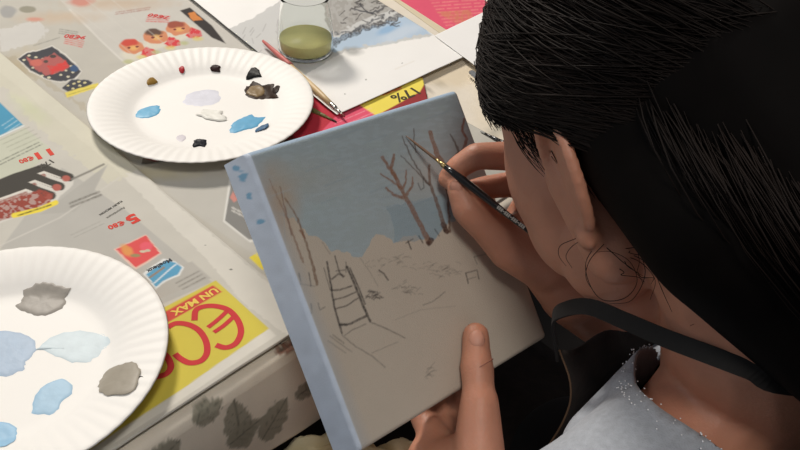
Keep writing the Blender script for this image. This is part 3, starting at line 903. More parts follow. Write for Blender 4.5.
for pts, wd, a in (
    ([(327, 262), (331, 285), (334, 305), (338, 320), (342, 333)], 1.7, .9), ([(324, 268), (330, 290)], 1, .6), ([(347, 267), (355, 285), (362, 303), (370, 321)], 2.0, .95), ([(350, 268), (358, 286), (365, 304)], 1.3, .9),
    ([(331, 290), (340, 290), (352, 286)], 1.3, .9), ([(333, 300), (345, 297), (356, 292)], 1.2, .85), ([(335, 309), (346, 306), (358, 298)], 1.2, .85), ([(340, 325), (350, 324), (366, 316)], 1.8, .9),
    ([(341, 324), (347, 325)], 2, .8), ([(345, 335), (352, 330), (366, 324)], 1, .6), ([(335, 256), (339, 272), (343, 277)], 1.2, .85), ([(332, 279), (338, 274), (344, 276)], 1.5, .8), ([(336, 271), (345, 270)], 1, .7),
    ([(346, 262), (346, 272)], .9, .7), ([(370, 322), (385, 328), (405, 338)], 1.1, .6), ([(342, 335), (355, 346), (372, 356), (385, 367)], 1.1, .5), ([(330, 336), (352, 352)], 1, .45), ([(328, 341), (346, 353)], 1, .4),
    ([(333, 335), (344, 343)], 1.2, .5), ([(372, 353), (386, 347), (398, 342)], .8, .4), ([(300, 303), (303, 311)], 1.4, .8), ([(305, 304), (307, 314)], 1.2, .75), ([(311, 304), (312, 313)], 1.2, .7), ([(318, 303), (320, 310), (325, 307)], 1, .6),
    ([(298, 302), (306, 304)], .9, .6), ([(299, 273), (301, 284)], 1.1, .8), ([(309, 273), (311, 286)], 1.1, .8), ([(292, 283), (315, 286)], .7, .5), ([(379, 270), (384, 274), (388, 280)], 1.3, .9),
    ([(408, 241), (411, 249)], 1.3, .85), ([(406, 243), (413, 239)], 1, .7), ([(419, 236), (423, 243)], 1.1, .8), ([(435, 229), (439, 236)], 1.1, .7), ([(443, 226), (445, 231)], 1, .7), ([(423, 305), (432, 302), (445, 292)], .9, .55),
    ([(466, 273), (468, 283)], 1.2, .75), ([(466, 273), (477, 270), (479, 279)], 1, .7), ([(468, 279), (476, 277)], .8, .6), ([(474, 257), (486, 254)], .9, .5), ([(474, 257), (477, 264)], .9, .5),
    ([(418, 183), (421, 190), (424, 188), (423, 178)], .9, .7), ([(395, 320), (420, 310), (455, 306)], .6, .3), ([(360, 258), (370, 272), (378, 286)], .6, .4), ([(330, 254), (322, 242)], .8, .4),
):
    p.line(pts, PC, wd * 1.2, a, wob=.5, grain=.4)
for cx, cy, sx_, sy_, k_, a in ((372, 296, 8, 5, 26, .6), (405, 288, 14, 5, 22, .35), (445, 272, 14, 7, 24, .32), (395, 262, 22, 10, 18, .28), (428, 373, 8, 6, 14, .3), (376, 262, 12, 10, 12, .25), (425, 268, 30, 6, 12, .25)):
    for _ in range(k_):
        X0, Y0 = cx + rr.gauss(0, sx_ * .5), cy + rr.gauss(0, sy_ * .5); L = rr.uniform(2, 7); an = rr.uniform(-1, .4)
        p.line([(X0, Y0), (X0 + L * .6 * math.cos(an), Y0 + L * .5 * math.sin(an)), (X0 + L * math.cos(an), Y0 + L * math.sin(an) + 1)], PC, .8, a)
# painted sides
sl = V[:, 0] < -hu + .0022
st = (V[:, 1] > hv - .0025)
p.c[sl] = lin((214, 224, 240)) * (.92 + .12 * nz[sl][:, None]) ; 
for q in ((243, 176, 5, 6), (249, 196, 3.5, 5), (260, 222, 5, 3), (236, 168, 4, 3)): 
    d_ = np.hypot((x - q[0]) / q[2], (y - q[1]) / q[3]) + (nz2 - .5) * .8; a_ = np.clip((1 - d_) / .5, 0, 1) * sl * .8; p.mix(a_, (104, 172, 210))
edge = np.clip((-hu + .011 - V[:, 0]) / .009, 0, 1) * (~sl); p.c = p.c * (1 - edge[:, None] * .5) + lin((176, 184, 192)) * edge[:, None] * .5
p.c[st & ~sl] = lin((166, 186, 206))
k = (V[:, 1] < -hv + .002) | (V[:, 0] > hu - .002); p.c[k & ~sl] = lin((200, 188, 172))
cloth_o = pydata('canvas_cloth', Wd, Fq, canvas_m); set_print(cloth_o.data, p.c)
under(cloth_o, cv_root)
# wooden stretcher frame behind
fm = mat('stretcher_pine', (206, 170, 122), .6, 20, .1, stretch=(1, 8, 1))
def cbox(u0, u1, v0, v1, w0, w1):
    bm = bmesh.new(); q = [bm.verts.new(CV(u, v, w_)) for w_ in (w0, w1) for u, v in ((u0, v0), (u1, v0), (u1, v1), (u0, v1))]
    for i in ((3, 2, 1, 0), (4, 5, 6, 7), (0, 1, 5, 4), (1, 2, 6, 5), (2, 3, 7, 6), (3, 0, 4, 7)): bm.faces.new([q[k] for k in i])
    return bm
for q in ((-hu + .001, -hu + .02, -hv + .001, hv - .001), (hu - .02, hu - .001, -hv + .001, hv - .001), (-hu + .02, hu - .02, -hv + .001, -hv + .02), (-hu + .02, hu - .02, hv - .02, hv - .001)):
    under(obj('stretcher_bar', cbox(*q, -CT + .0005, -CT + .018), fm, smooth=False), cv_root)


# ------------------------------------------------------------------ the painter
H0 = P(660, 125, .475)
NB = H0 + np.array([.0745, -.067, -.1])
H = H0 + np.array([.015, -.019, .004]) - RV * .016
Z = np.array([0, 0, 1.0])
PITCH = math.radians(47)
YAW = math.radians(-20)         # her head turns a little to her right
fy = HF_ * math.cos(YAW) + HL_ * math.sin(YAW)
hl = np.array([-fy[1], fy[0], 0.0])
hf = fy * math.cos(PITCH) - Z * math.sin(PITCH)
ht = fy * math.sin(PITCH) + Z * math.cos(PITCH)


def HD(a, l, t): return H + hf * a + hl * l + ht * t
def BD(a, l, z): return NB + HF_ * a + HL_ * l + Z * z


def basis(f_, l_, t_): return Matrix((tuple(f_), tuple(l_), tuple(t_))).transposed()


def ell(bm, c, r, B=None, sub=3):
    """ellipsoid with radii r along basis B columns"""
    M4 = Matrix.Translation(Vector(c)) @ (B.to_4x4() if B else Matrix.Identity(4)) @ Matrix.Diagonal((*r, 1))
    bmesh.ops.create_icosphere(bm, subdivisions=sub, radius=1, matrix=M4)


def cap(bm, a, b, ra, rb, seg=16):
    """tapered limb with round ends"""
    a, b = Vector(a), Vector(b); d = (b - a).normalized(); L = (b - a).length
    up = Vector((0, 0, 1)) if abs(d.z) < .9 else Vector((1, 0, 0)); s1_ = d.cross(up).normalized(); s2_ = d.cross(s1_)
    rings = []
    for k in range(-4, 1): rings.append((a + d * ra * math.sin(k * math.pi / 8), ra * math.cos(k * math.pi / 8)))
    for k in range(0, 5): rings.append((b + d * rb * math.sin(k * math.pi / 8), rb * math.cos(k * math.pi / 8)))
    rs = []
    for c, r in rings:
        r = max(r, 1e-5)
        rs.append([bm.verts.new(c + r * (math.cos(t) * s1_ + math.sin(t) * s2_)) for t in [2 * math.pi * j / seg for j in range(seg)]])
    for x_, y_ in zip(rs, rs[1:]):
        for j in range(seg): bm.faces.new((x_[j], x_[(j + 1) % seg], y_[(j + 1) % seg], y_[j]))
    bm.faces.new(rs[0][::-1]); bm.faces.new(rs[-1])


def chain(bm, pts, rad):
    for i in range(len(pts) - 1): cap(bm, pts[i], pts[i + 1], rad[i], rad[i + 1])


def remesh(name, bm, voxel, smooth, mats, parent=None, factor=.5):
    bmesh.ops.recalc_face_normals(bm, faces=bm.faces)
    me = bpy.data.meshes.new(name); bm.to_mesh(me); bm.free()
    t = bpy.data.objects.new(name + '_tmp', me); COL.objects.link(t)
    r = t.modifiers.new('r', 'REMESH'); r.mode = 'VOXEL'; r.voxel_size = voxel
    s_ = t.modifiers.new('s', 'SMOOTH'); s_.iterations = smooth; s_.factor = factor
    bpy.context.view_layer.update()
    me2 = bpy.data.meshes.new_from_object(t.evaluated_get(bpy.context.evaluated_depsgraph_get()))
    bpy.data.objects.remove(t)
    me2.materials.clear()
    return mesh_obj(name, me2, mats, parent)


skin_m = mat('skin', (198, 138, 112), .5, 45, .07, .25, 500, sss=.2)
ps = thing('person', 'dark-haired person in grey top and dark apron bending over the canvas, brush in hand', 'person', tuple(BD(-.25, 0, 0) * [1, 1, 0]))
pelvis = BD(-.24, 0, 0); pelvis[2] = .54
bm = bmesh.new()
HB = basis(hf, hl, ht)
# head
ell(bm, HD(-.012, 0, .03), (.088, .068, .08), HB)
ell(bm, HD(.04, 0, -.03), (.045, .052, .072), HB)
ell(bm, HD(.055, 0, .045), (.034, .052, .04), HB)
for s_ in (-1, 1):
    cap(bm, HD(.0, s_ * .050, -.04), HD(.064, s_ * .014, -.082), .018, .015)
    cap(bm, HD(.005, s_ * .054, -.005), HD(.0, s_ * .052, -.05), .02, .017)
    ell(bm, HD(.050, s_ * .036, -.026), (.035, .028, .038), HB)
    ell(bm, HD(.030, s_ * .038, -.048), (.034, .023, .032), HB)
    ell(bm, HD(.042, s_ * .038, .03), (.036, .027, .036), HB)
    ell(bm, HD(.048, s_ * .041, .0), (.036, .027, .05), HB)
    ell(bm, HD(.078, s_ * .030, .008), (.014, .017, .008), HB, 2)        # lids over lowered eyes
    cap(bm, HD(.085, s_ * .012, .022), HD(.076, s_ * .046, .024), .007, .006)   # brow
    # ear: rim, bowl, lobe
    eb = lambda a, l, t: HD(-.010 + a, s_ * (.066 + l), -.008 + t)
    rim = [(.012, .003, -.008), (.016, .005, .010), (.010, .009, .026), (-.004, .013, .032), (-.018, .016, .024), (-.022, .017, .006), (-.016, .013, -.012), (-.007, .008, -.024), (.004, .004, -.030)]
    rim = catmull([np.array(q) for q in rim], 4)
    chain(bm, [eb(*q) for q in rim], [.0036] * len(rim))
    ell(bm, eb(-.002, .006, .004), (.018, .004, .026), HB @ Matrix.Rotation(-s_ * .42, 3, 'Z'), 3)
    ell(bm, eb(.003, .006, -.029), (.0075, .0045, .0085), HB, 2)
cap(bm, HD(.088, 0, .012), HD(.108, 0, -.022), .007, .0095)
ell(bm, HD(.096, 0, -.027), (.010, .015, .007), HB, 2)
ell(bm, HD(.088, 0, -.052), (.009, .022, .005), HB, 2); ell(bm, HD(.086, 0, -.062), (.009, .019, .006), HB, 2)
ell(bm, HD(.074, 0, -.080), (.015, .017, .014), HB, 2)
# neck and trunk
chain(bm, [HD(-.03, 0, -.03), HD(-.03, 0, -.09), BD(.0, 0, -.015)], [.052, .048, .058])
LS, RS = BD(.015, .135, -.05), BD(.015, -.135, -.05)
for q in (LS, RS): chain(bm, [BD(0, 0, -.02), (BD(0, 0, -.03) + q) / 2 + Z * .004, q], [.045, .036, .036])
ell(bm, BD(.01, 0, -.15), (.064, .112, .09), basis(HF_, HL_, Z))
chain(bm, [BD(-.01, 0, -.13), BD(-.10, 0, -.26), pelvis + Z * .04], [.066, .09, .105])
for s_ in (-1, 1): cap(bm, BD(-.01, s_ * .05, -.15), pelvis + HL_ * s_ * .05, .058, .1)
# arms
LW, LEl = P(460, 525, .58), BD(.13, .15, -.26)
LEl = LS + HF_ * .10 + HL_ * .035 - Z * .20
RW, REl = P(572, 292, .585), P(700, 375, .715)
chain(bm, [LS, LEl, LW], [.038, .032, .020]); chain(bm, [RS, REl, RW], [.038, .033, .0235])
# right hand
Rp = lambda L: [P(q[0], q[1], q[2] - .007) for q in L]
chain(bm, Rp([(572, 292, .585), (548, 262, .578), (522, 238, .566)]), [.0225, .021, .018])
chain(bm, Rp([(560, 262, .585), (560, 222, .578), (552, 185, .568)]), [.020, .020, .014])
chain(bm, Rp([(545, 250, .58), (540, 210, .58)]), [.018, .016])
chain(bm, Rp([(552, 172, .56), (512, 156, .553), (476, 156, .55), (457, 168, .553), (447, 179, .556)]), [.0125, .0098, .0088, .0078, .0066])     # index
chain(bm, Rp([(556, 196, .575), (512, 184, .568), (482, 188, .564), (461, 193, .562)]), [.0115, .0088, .0078, .0068])       # middle
chain(bm, Rp([(556, 214, .585), (524, 205, .582), (510, 226, .582), (516, 240, .582)]), [.011, .0086, .0078, .007])       # ring
chain(bm, Rp([(560, 232, .59), (535, 226, .59), (524, 243, .588), (530, 254, .588)]), [.010, .0076, .007, .0062])      # little
chain(bm, Rp([(548, 262, .572), (512, 247, .562), (488, 226, .555), (468, 209, .549), (459, 192, .548)]), [.021, .0165, .0125, .0108, .0078])  # thumb
# left hand: thumb on the face of the canvas, fingers behind it
thu = [CV(.0175, -.063, .0088), CV(.008, -.080, .0108), CV(-.003, -.100, .014), CV(-.017, -.128, .013)]
chain(bm, [thu[0], thu[0] * .5 + thu[1] * .5, thu[1], thu[1] * .45 + thu[2] * .55, thu[2], thu[3], LW], [.0090, .0094, .0110, .0103, .0126, .0168, .020])
chain(bm, [CV(-.014, -.128, .008), CV(-.022, -.132, -.010), CV(-.022, -.128, -.03)], [.016, .017, .015])
chain(bm, [LW, CV(-.02, -.14, -.012)], [.020, .02])
for i, (u, ln) in enumerate(((-.008, .05), (.008, .056), (.024, .052), (.038, .04))):
    b0 = CV(-.018 + i * .004, -.125 - i * .006, -.02 - .006 * i)
    chain(bm, [b0, CV(u, -.106, -CT - .012), CV(u + .006, -.106 + ln * .55, -CT - .0095), CV(u + .010, -.106 + ln, -CT - .0085)], [.0115, .009, .0082, .007])
# legs under the clothes, feet
KN = []
for s_ in (-1, 1):
    hip = pelvis + HL_ * s_ * .08; kn = hip + HF_ * .36 - Z * .02; an = kn * [1, 1, 0] + HF_ * .02 + Z * .09
    chain(bm, [hip, kn, an], [.078, .052, .034]); cap(bm, an - Z * .03, an + HF_ * .13 - Z * .055, .033, .024); KN.append((hip, kn, an))
body = remesh('body', bm, .0024, 5, skin_m)
under(body, ps)
# nails
nail_m = mat('nail', (204, 146, 124), .5)
def nail(c, tdir, ndir, w_, l_):
    t = Vector(tdir).normalized(); n_ = Vector(ndir); n_ = (n_ - t * n_.dot(t)).normalized(); s_ = t.cross(n_)
    b = bmesh.new(); ell(b, c, (l_, w_, .0022), basis(t, s_, n_), 2); under(obj('fingernail', b, nail_m), ps)
cb = bmesh.new(); tube(cb, [CV(.0085 + .0112 * math.sin(a_), -.079 + .001 * math.cos(a_ * 2), .0103 + .0112 * math.cos(a_)) for a_ in np.linspace(-1.15, .75, 9)], .00035, 6)
under(obj('skin_crease', cb, mat('crease', (150, 96, 78), .7)), ps)
nail(CV(.0120, -.064, .0152), CV(.0175, -.063, .0085) - CV(.008, -.080, .0105), CM @ np.array([-.65, 0, .75]), .0050, .0068)
nail(P(456.5, 188.5, .5362), P(459, 192, .55) - P(468, 209, .55), -FV * .8 - RV * .5, .0042, .0055)

# ------------------------------------------------------------------ hair
hair_m = mat('dark_hair', (12, 9, 8), .7, 30, .25, spec=.06)
HC = HD(-.014, 0, .040); HR = np.array([.112, .086, .102])
bm = bmesh.new()
ell(bm, HC, tuple(HR * .97), HB, 4)
nape = HD(-.085, 0, -.05)
chain(bm, [HD(-.06, 0, .0), HD(-.085, 0, -.055), BD(-.09, -.01, .02), BD(-.11, .0, -.08), BD(-.11, .01, -.2)], [.075, .06, .055, .055, .03])
chain(bm, [HD(-.045, .035, .0), HD(-.07, .038, -.05), BD(-.085, .03, .02)], [.046, .042, .024])
chain(bm, [HD(.03, -.05, .03), HD(.02, -.06, -.03), HD(-.02, -.06, -.08)], [.035, .03, .02])
hair = remesh('hair', bm, .004, 8, hair_m)
# cut the mass away from the face: drop anything in front of the hairline
me = hair.data; b = bmesh.new(); b.from_mesh(me)
def loc(pw):
    d = np.asarray(pw) - H; return d @ hf, d @ hl, d @ ht
kill = []
for f_ in b.faces:
    a_, l_, t_ = loc(f_.calc_center_median())
    lim = .012 + .9 * (t_ - .0) if t_ < .055 else 1
    if l_ > 0 and a_ > -.024 and t_ < .022 + .3 * max(0, a_): kill.append(f_)
    elif a_ > .055 and t_ < .06: kill.append(f_)
bmesh.ops.delete(b, geom=kill, context='FACES'); b.to_mesh(me); b.free()
under(hair, ps)


def shell_pt(v, k=1.0): return HC + HB_np @ (v * HR * k)
HB_np = np.array([hf, hl, ht]).T
bm = bmesh.new()
gath = np.array([-.80, .10, -.60]); gath /= np.linalg.norm(gath)
R3 = random.Random(9)
down = [BD(-.085, .0, .03), BD(-.105, .03, -.06), BD(-.11, .04, -.18)]
for k in range(3600):
    # root: parting line along the crown or the hairline
    th = R3.uniform(-.35, 1.0)
    side = 1 if R3.random() < .72 else -1
    if R3.random() < .55:
        a = R3.uniform(.15, .85); v0 = np.array([math.cos(a * 1.35), side * .06 + R3.gauss(0, .04), math.sin(a * 1.35)])
    else:
        fr = R3.uniform(0, 1); v0 = np.array([.86 - .72 * fr, side * (.25 + .72 * fr), .42 - .32 * fr]) + np.array([R3.gauss(0, .05), 0, R3.gauss(0, .07)])
    v0 /= np.linalg.norm(v0)
    gv_ = gath + np.array([R3.gauss(0, .14), side * abs(R3.gauss(.15, .22)), R3.gauss(0, .16)]); gv_ /= np.linalg.norm(gv_)
    # bow the path sideways so it sweeps over the ear
    mid = v0 + gv_ + np.array([0, side * .95, .10]); mid /= np.linalg.norm(mid)
    n_ = 12; pts = []
    ph = R3.uniform(0, 6); am = R3.uniform(.004, .02); kk = R3.uniform(.975, 1.035)
    for t in np.linspace(0, 1, n_):
        v = (1 - t) ** 2 * v0 + 2 * t * (1 - t) * mid * 1.1 + t * t * gv_; v /= np.linalg.norm(v)
        v = v + np.array([0, am * math.sin(ph + t * 9), am * math.cos(ph + t * 7)])
        pts.append(shell_pt(v, kk + .012 * math.sin(ph * 2 + t * 5)))
    if R3.random() < .5:
        o_ = HL_ * R3.gauss(.01, .03) + HF_ * R3.gauss(0, .012)
        ext = [q + o_ + np.array([R3.gauss(0, .006) for _ in range(3)]) for q in down]
        pts = pts + catmull([pts[-1]] + ext, 4)[1:]
    r_ = R3.uniform(.0002, .0005)
    cut = None
    for i_, q in enumerate(pts[:12]):
        d_ = q - H; a_, l_, t_ = d_ @ hf, d_ @ hl, d_ @ ht
        if l_ > 0 and -.028 < a_ and t_ < .022 + .3 * max(0, a_): cut = i_; break
        if a_ > .06 and t_ < .055: cut = i_; break
    if cut is not None: pts = pts[:cut]
    if len(pts) < 4: continue
    tube(bm, pts, [r_ * .6] + [r_] * 4 + [r_ * .4], 4, caps=False)
for k in range(700):   # long hair down her back
    an = R3.uniform(0, 2 * math.pi); path = [HD(-.075, 0, .02), HD(-.095, 0, -.045), BD(-.09, -.01, .03), BD(-.11, 0, -.08), BD(-.11, .01, -.2), BD(-.115, .02, -.30)]
    rs_ = [.062, .064, .06, .058, .038, .02]
    o_ = HL_ * math.cos(an) + HF_ * math.sin(an); sh2 = R3.uniform(.95, 1.08)
    pts = catmull([q + o_ * r0 * sh2 + np.array([R3.gauss(0, .003) for _ in range(3)]) for q, r0 in zip(path, rs_)], 4)
    r_ = R3.uniform(.0002, .0005); tube(bm, pts, [r_, r_, r_ * .4], 4, caps=False)
st_m = mat('hair_strand', (27, 20, 17), .55, 18, .4, spec=.12)
for k in range(120):   # short fine hair in front of the ear
    a0 = R3.uniform(-.014, .034); t0 = R3.uniform(.022, .04); L_ = R3.uniform(.018, .05) * (1 - max(0, a0) * 12)
    pts = [HD(a0 - .010 * q * q - .004 * q, .0705 - .05 * max(0, a0 - .02) + .0015 * math.sin(q * 2 + k), t0 - L_ * q) for q in np.linspace(0, 1, 6)]
    tube(bm, pts, [.0003, .00025, .00012], 4, caps=False)
o = under(obj('hair_strands', bm, st_m), ps); o['kind'] = 'stuff'
# loose curls round the ear and neck, flyaways at the crown
bm = bmesh.new()
def wisp(px_pts, d0, d1, r=.00035):
    L = [P(x, y, d0 + (d1 - d0) * i / (len(px_pts) - 1)) for i, (x, y) in enumerate(px_pts)]
    tube(bm, catmull(L, 6), [r, r, r * .5], 5, caps=False)
for L, d0, d1 in (([(590, 234), (572, 240), (560, 246), (559, 256), (566, 266)], .425, .425), ([(592, 238), (575, 244), (566, 256), (572, 268)], .425, .42),
                  ([(600, 240), (586, 262), (590, 285), (603, 300), (625, 298), (637, 282), (630, 262), (612, 252), (596, 252)], .425, .415), ([(604, 244), (590, 260), (586, 278), (597, 296)], .42, .42),
                  ([(640, 250), (645, 275), (632, 300), (610, 304)], .42, .415), ([(650, 260), (662, 290), (672, 312)], .42, .41), ([(660, 255), (690, 290), (700, 318), (690, 326)], .42, .40),
                  ([(700, 290), (728, 312), (745, 330)], .41, .40), ([(590, 152), (572, 142), (555, 138)], .43, .44), ([(620, 255), (640, 262), (655, 280), (650, 300)], .42, .415)):
    wisp(L, d0, d1, .00019)
for k in range(16):
    x0, y0 = R3.uniform(600, 720), R3.uniform(225, 275); pts = [(x0, y0)]
    for q in range(4): pts.append((pts[-1][0] + R3.uniform(-4, 18), pts[-1][1] + R3.uniform(0, 14)))
    wisp(pts, .425, R3.uniform(.40, .415), .0002)
o = under(obj('loose_wisps', bm, st_m), ps); o['kind'] = 'stuff'

# ------------------------------------------------------------------ grey top
top_m = mat('grey_jersey', (166, 171, 179), .9, 260, .10, .5, 900, sheen=.2)
bm = bmesh.new()
Bz = basis(HF_, HL_, Z)
ell(bm, BD(.020, 0, -.145), (.076, .128, .103), Bz, 4)
chain(bm, [BD(-.01, 0, -.13), BD(-.10, 0, -.26), pelvis + Z * .06], [.076, .102, .122])
for s_ in (-1, 1): cap(bm, BD(-.01, s_ * .06, -.15), pelvis + HL_ * s_ * .06 + Z * .05, .068, .112)
for q, e_ in ((LS, LEl), (RS, REl)):
    chain(bm, [BD(0, 0, -.035), (BD(0, 0, -.038) + q) / 2 + Z * .004, q], [.052, .044, .046])
    chain(bm, [q, q + (e_ - q) * .6], [.047, .044])
cap(bm, BD(.036, .045, -.026), BD(.036, -.035, -.035), .022, .022); cap(bm, BD(.036, .045, -.028), BD(.038, .078, -.068), .022, .032); cap(bm, BD(.036, .06, -.035), BD(.01, .09, -.045), .024, .034)
shirt = remesh('grey_top', bm, .004, 8, top_m)
me = shirt.data; b = bmesh.new(); b.from_mesh(me)
kill = []
for f_ in b.faces:
    c = np.array(f_.calc_center_median()); d = c - BD(.012, 0, .01)
    a_, l_, z_ = d @ HF_, d @ HL_, d @ Z
    if (a_ / (.054 if a_ > 0 else .085)) ** 2 + (l_ / .090) ** 2 + (z_ / .085) ** 2 < 1: kill.append(f_)
bmesh.ops.delete(b, geom=kill, context='FACES')
for v in b.verts:
    if v.is_boundary:
        d = np.array(v.co) - BD(.012, 0, .01)
        if np.linalg.norm(d) < .13:
            e_ = math.sqrt((d @ HF_ / (.054 if d @ HF_ > 0 else .085)) ** 2 + (d @ HL_ / .090) ** 2 + (d @ Z / .085) ** 2); v.co = Vector(BD(.012, 0, .01) + d / e_)
# neckline loop for the sparkling trim
bl = [v for v in b.verts if v.is_boundary]
nk = np.array([v.co[:] for v in bl if np.linalg.norm(np.array(v.co) - NB) < .14])
b.normal_update()
near = []
for v in b.verts:
    c = np.array(v.co)
    if np.linalg.norm(c - NB) < .15 and np.min(np.linalg.norm(nk - c, axis=1)) < .011: near.append((c, np.array(v.normal)))
b.to_mesh(me); b.free()
sd = shirt.modifiers.new('s', 'SOLIDIFY'); sd.thickness = .0018; sd.offset = 1
under(shirt, ps)
bead_m = mat('sequin', (250, 250, 252), .2, spec=.9)
bm = bmesh.new()
for c, n_ in near:
    if R3.random() < .4: continue
    for _ in range(1):
        ell(bm, c + n_ * .0022 + np.array([R3.gauss(0, .0012) for _ in range(3)]), (R3.uniform(.0004, .0006),) * 3, None, 1)
o = under(obj('glitter_trim', bm, bead_m), shirt); o['kind'] = 'stuff'

# ------------------------------------------------------------------ apron
ap_m = mat('apron_cloth', (36, 28, 24), .85, 90, .35, .4, 300)
# rows from bib top to lap, points across (l from + left to - right)
rows = []
for (a_, z_, wl, wr) in ((.103, -.038, .060, -.07), (.090, -.06, .0605, -.075), (.086, -.085, .063, -.09), (.09, -.12, .075, -.11), (.10, -.18, .12, -.14), (.11, -.24, .165, -.16), (.10, -.28, .18, -.17), (.14, -.315, .19, -.18), (.22, -.325, .2, -.19), (.32, -.33, .2, -.2), (.38, -.35, .2, -.2), (.40, -.42, .2, -.2), (.40, -.52, .2, -.2)):
    rows.append([BD(a_ - .02 * t * t - .045 * (t + .5) * (z_ > -.13), wl + (wr - wl) * (t + .5), z_ - .022 * (t + .5) * (z_ > -.13) + .004 * math.sin(t * 17 + z_ * 30)) for t in np.linspace(-.5, .5, 25)])
rows2 = [catmull([r[j] for r in rows], 4) for j in range(25)]
nr = len(rows2[0]); V = [rows2[j][i] for i in range(nr) for j in range(25)]
Fq = [(i * 25 + j, i * 25 + j + 1, (i + 1) * 25 + j + 1, (i + 1) * 25 + j) for i in range(nr - 1) for j in range(24)]
ap = pydata('apron', V, Fq, ap_m); sd = ap.modifiers.new('s', 'SOLIDIFY'); sd.thickness = .0016
under(ap, ps)
hm = bmesh.new(); tube(hm, [rows2[0][i] for i in range(0, nr // 2)], .0007, 6)
under(obj('hem_stitching', hm, mat('hem_thread', (110, 84, 62), .8)), ap)
sb = bmesh.new()
c0 = rows2[0][0]; c1 = rows2[24][0]
stp = [c0 - Z * .006, P(553, 320, .505), P(566, 309, .485), P(590, 307, .462), P(625, 321, .437), P(665, 338, .413), P(705, 353, .398), P(750, 370, .392), P(790, 386, .40), BD(-.078, -.01, .02), BD(-.05, -.06, .03), BD(.02, -.075, .02), BD(.045, -.072, -.02), c1 - Z * .006]
sp = catmull(stp, 6)
def band(bm, pts, ctr, wd, th):
    rs = []
    for i, q in enumerate(pts):
        t = pts[min(i + 1, len(pts) - 1)] - pts[max(0, i - 1)]; t /= np.linalg.norm(t)
        o_ = q - ctr; o_ -= t * (o_ @ t); o_ /= np.linalg.norm(o_); s_ = np.cross(t, o_)
        rs.append([bm.verts.new(q + s_ * a_ * wd + o_ * b_ * th) for a_, b_ in ((-.5, -.5), (.5, -.5), (.5, .5), (-.5, .5))])
    for x_, y_ in zip(rs, rs[1:]):
        for j in range(4): bm.faces.new((x_[j], x_[(j + 1) % 4], y_[(j + 1) % 4], y_[j]))
    bm.faces.new(rs[0][::-1]); bm.faces.new(rs[-1])
band(sb, sp, BD(-.0, 0, .0), .009, .0016)
bmesh.ops.recalc_face_normals(sb, faces=sb.faces)
under(obj('neck_strap', sb, mat('strap_cloth', (17, 14, 13), .8, 200, .2), smooth=False), ap)

# ------------------------------------------------------------------ trousers, shoes
tr_m = mat('dark_trousers', (20, 20, 24), .9, 60, .2)
bm = bmesh.new()
cap(bm, KN[0][0] + Z * .01, KN[1][0] + Z * .01, .095, .095)
for hip, kn, an in KN: chain(bm, [hip, kn, an], [.092, .066, .05])
under(remesh('trousers', bm, .007, 5, tr_m), ps)
for hip, kn, an in KN:
    bm = bmesh.new(); cap(bm, an - Z * .035, an + HF_ * .14 - Z * .052, .046, .036); cap(bm, an - Z * .06 - HF_ * .01, an + HF_ * .14 - Z * .06, .028, .028)
    sh_ = remesh('shoe', bm, .005, 3, dark_h); under(sh_, ps)

# ------------------------------------------------------------------ stool under the painter
stl = thing('stool', 'plain dark stool the painter sits on', 'stool', tuple(pelvis * [1, 1, 0]))
sz = pelvis[2] - .108
b = bmesh.new(); lathe(b, [(.0005, sz - .03), (.16, sz - .03), (.17, sz - .02), (.17, sz - .005), (.165, sz), (.0005, sz)], 40)
o = obj('seat', b, dark_h); o.location = (pelvis[0], pelvis[1], 0); bpy.context.view_layer.update(); under(o, stl)
for k in range(4):
    a_ = math.pi / 4 + k * math.pi / 2
    b = bmesh.new(); tube(b, [(pelvis[0] + math.cos(a_) * .12, pelvis[1] + math.sin(a_) * .12, sz - .03), (pelvis[0] + math.cos(a_) * .17, pelvis[1] + math.sin(a_) * .17, 0)], .012, 10)
    under(obj('leg', b, dark_h), stl)

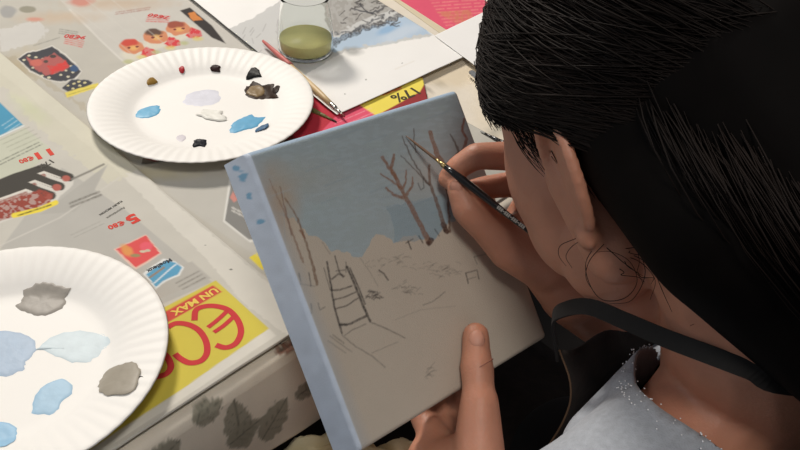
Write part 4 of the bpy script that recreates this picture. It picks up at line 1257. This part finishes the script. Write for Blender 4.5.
# ------------------------------------------------------------------ cream cloth in the lap
def ragsurf():
    c = P(372, 452, .63); V = []; N_ = 40
    for i in range(N_):
        for j in range(N_):
            u, v = (i / (N_ - 1) - .5), (j / (N_ - 1) - .5)
            q = c + RV * u * .12 + (HF_ * .7) * v * .10
            z_ = .024 * noise.noise(Vector((u * 4.3, v * 4.3, 2))) + .014 * noise.noise(Vector((u * 9, v * 9, 5))) - .10 * (u * u + v * v) 
            V.append(q + Z * z_)
    Fq = [(i * N_ + j, i * N_ + j + 1, (i + 1) * N_ + j + 1, (i + 1) * N_ + j) for i in range(N_ - 1) for j in range(N_ - 1)]
    return V, Fq
V, Fq = ragsurf()
rag = pydata('cleaning_rag', V, Fq, mat('rag_cloth', (232, 218, 180), .9, 40, .05, .4, 600))
sd = rag.modifiers.new('s', 'SOLIDIFY'); sd.thickness = .0015
tag(rag, 'crumpled cream rag below the bottom edge of the canvas', 'rag')

# ------------------------------------------------------------------ the brush in her hand
silver_h = mat('lettering_silver', (150, 146, 140), .4)
bt = CV(.0270, .0725, .0015); be = P(541, 241, .515)
r4, bd_ = brush('paintbrush', 'fine black-handled paintbrush held in the painting hand, tip on the canvas', bt, be, .0023, (mat('bristle_tan', (120, 92, 72), .7), brass, dark_h), .026, .009)
# small unreadable silver lettering on the handle
b = bmesh.new(); Lh = np.linalg.norm(be - bt)
up = -FV - bd_ * (-FV @ bd_); up /= np.linalg.norm(up); sd_ = np.cross(bd_, up)
for k in range(15):
    q = bt + bd_ * (Lh * (.70 + .013 * k)) + up * .0025
    h_ = .0011 if k % 4 != 3 else .0004
    vs = [b.verts.new(q + bd_ * a_ * .0006 + sd_ * c_ * h_ - up * .0001 * abs(c_)) for a_, c_ in ((-1, -1), (1, -1), (1, 1), (-1, 1))]; b.faces.new(vs)
under(obj('lettering', b, silver_h, smooth=False), r4)
b = bmesh.new(); tube(b, [bt + bd_ * Lh * t for t in (.925, .93, .94, .955)], [.0021, .0023, .0023, .0021], 14)
under(obj('silver_band', b, steel), r4)
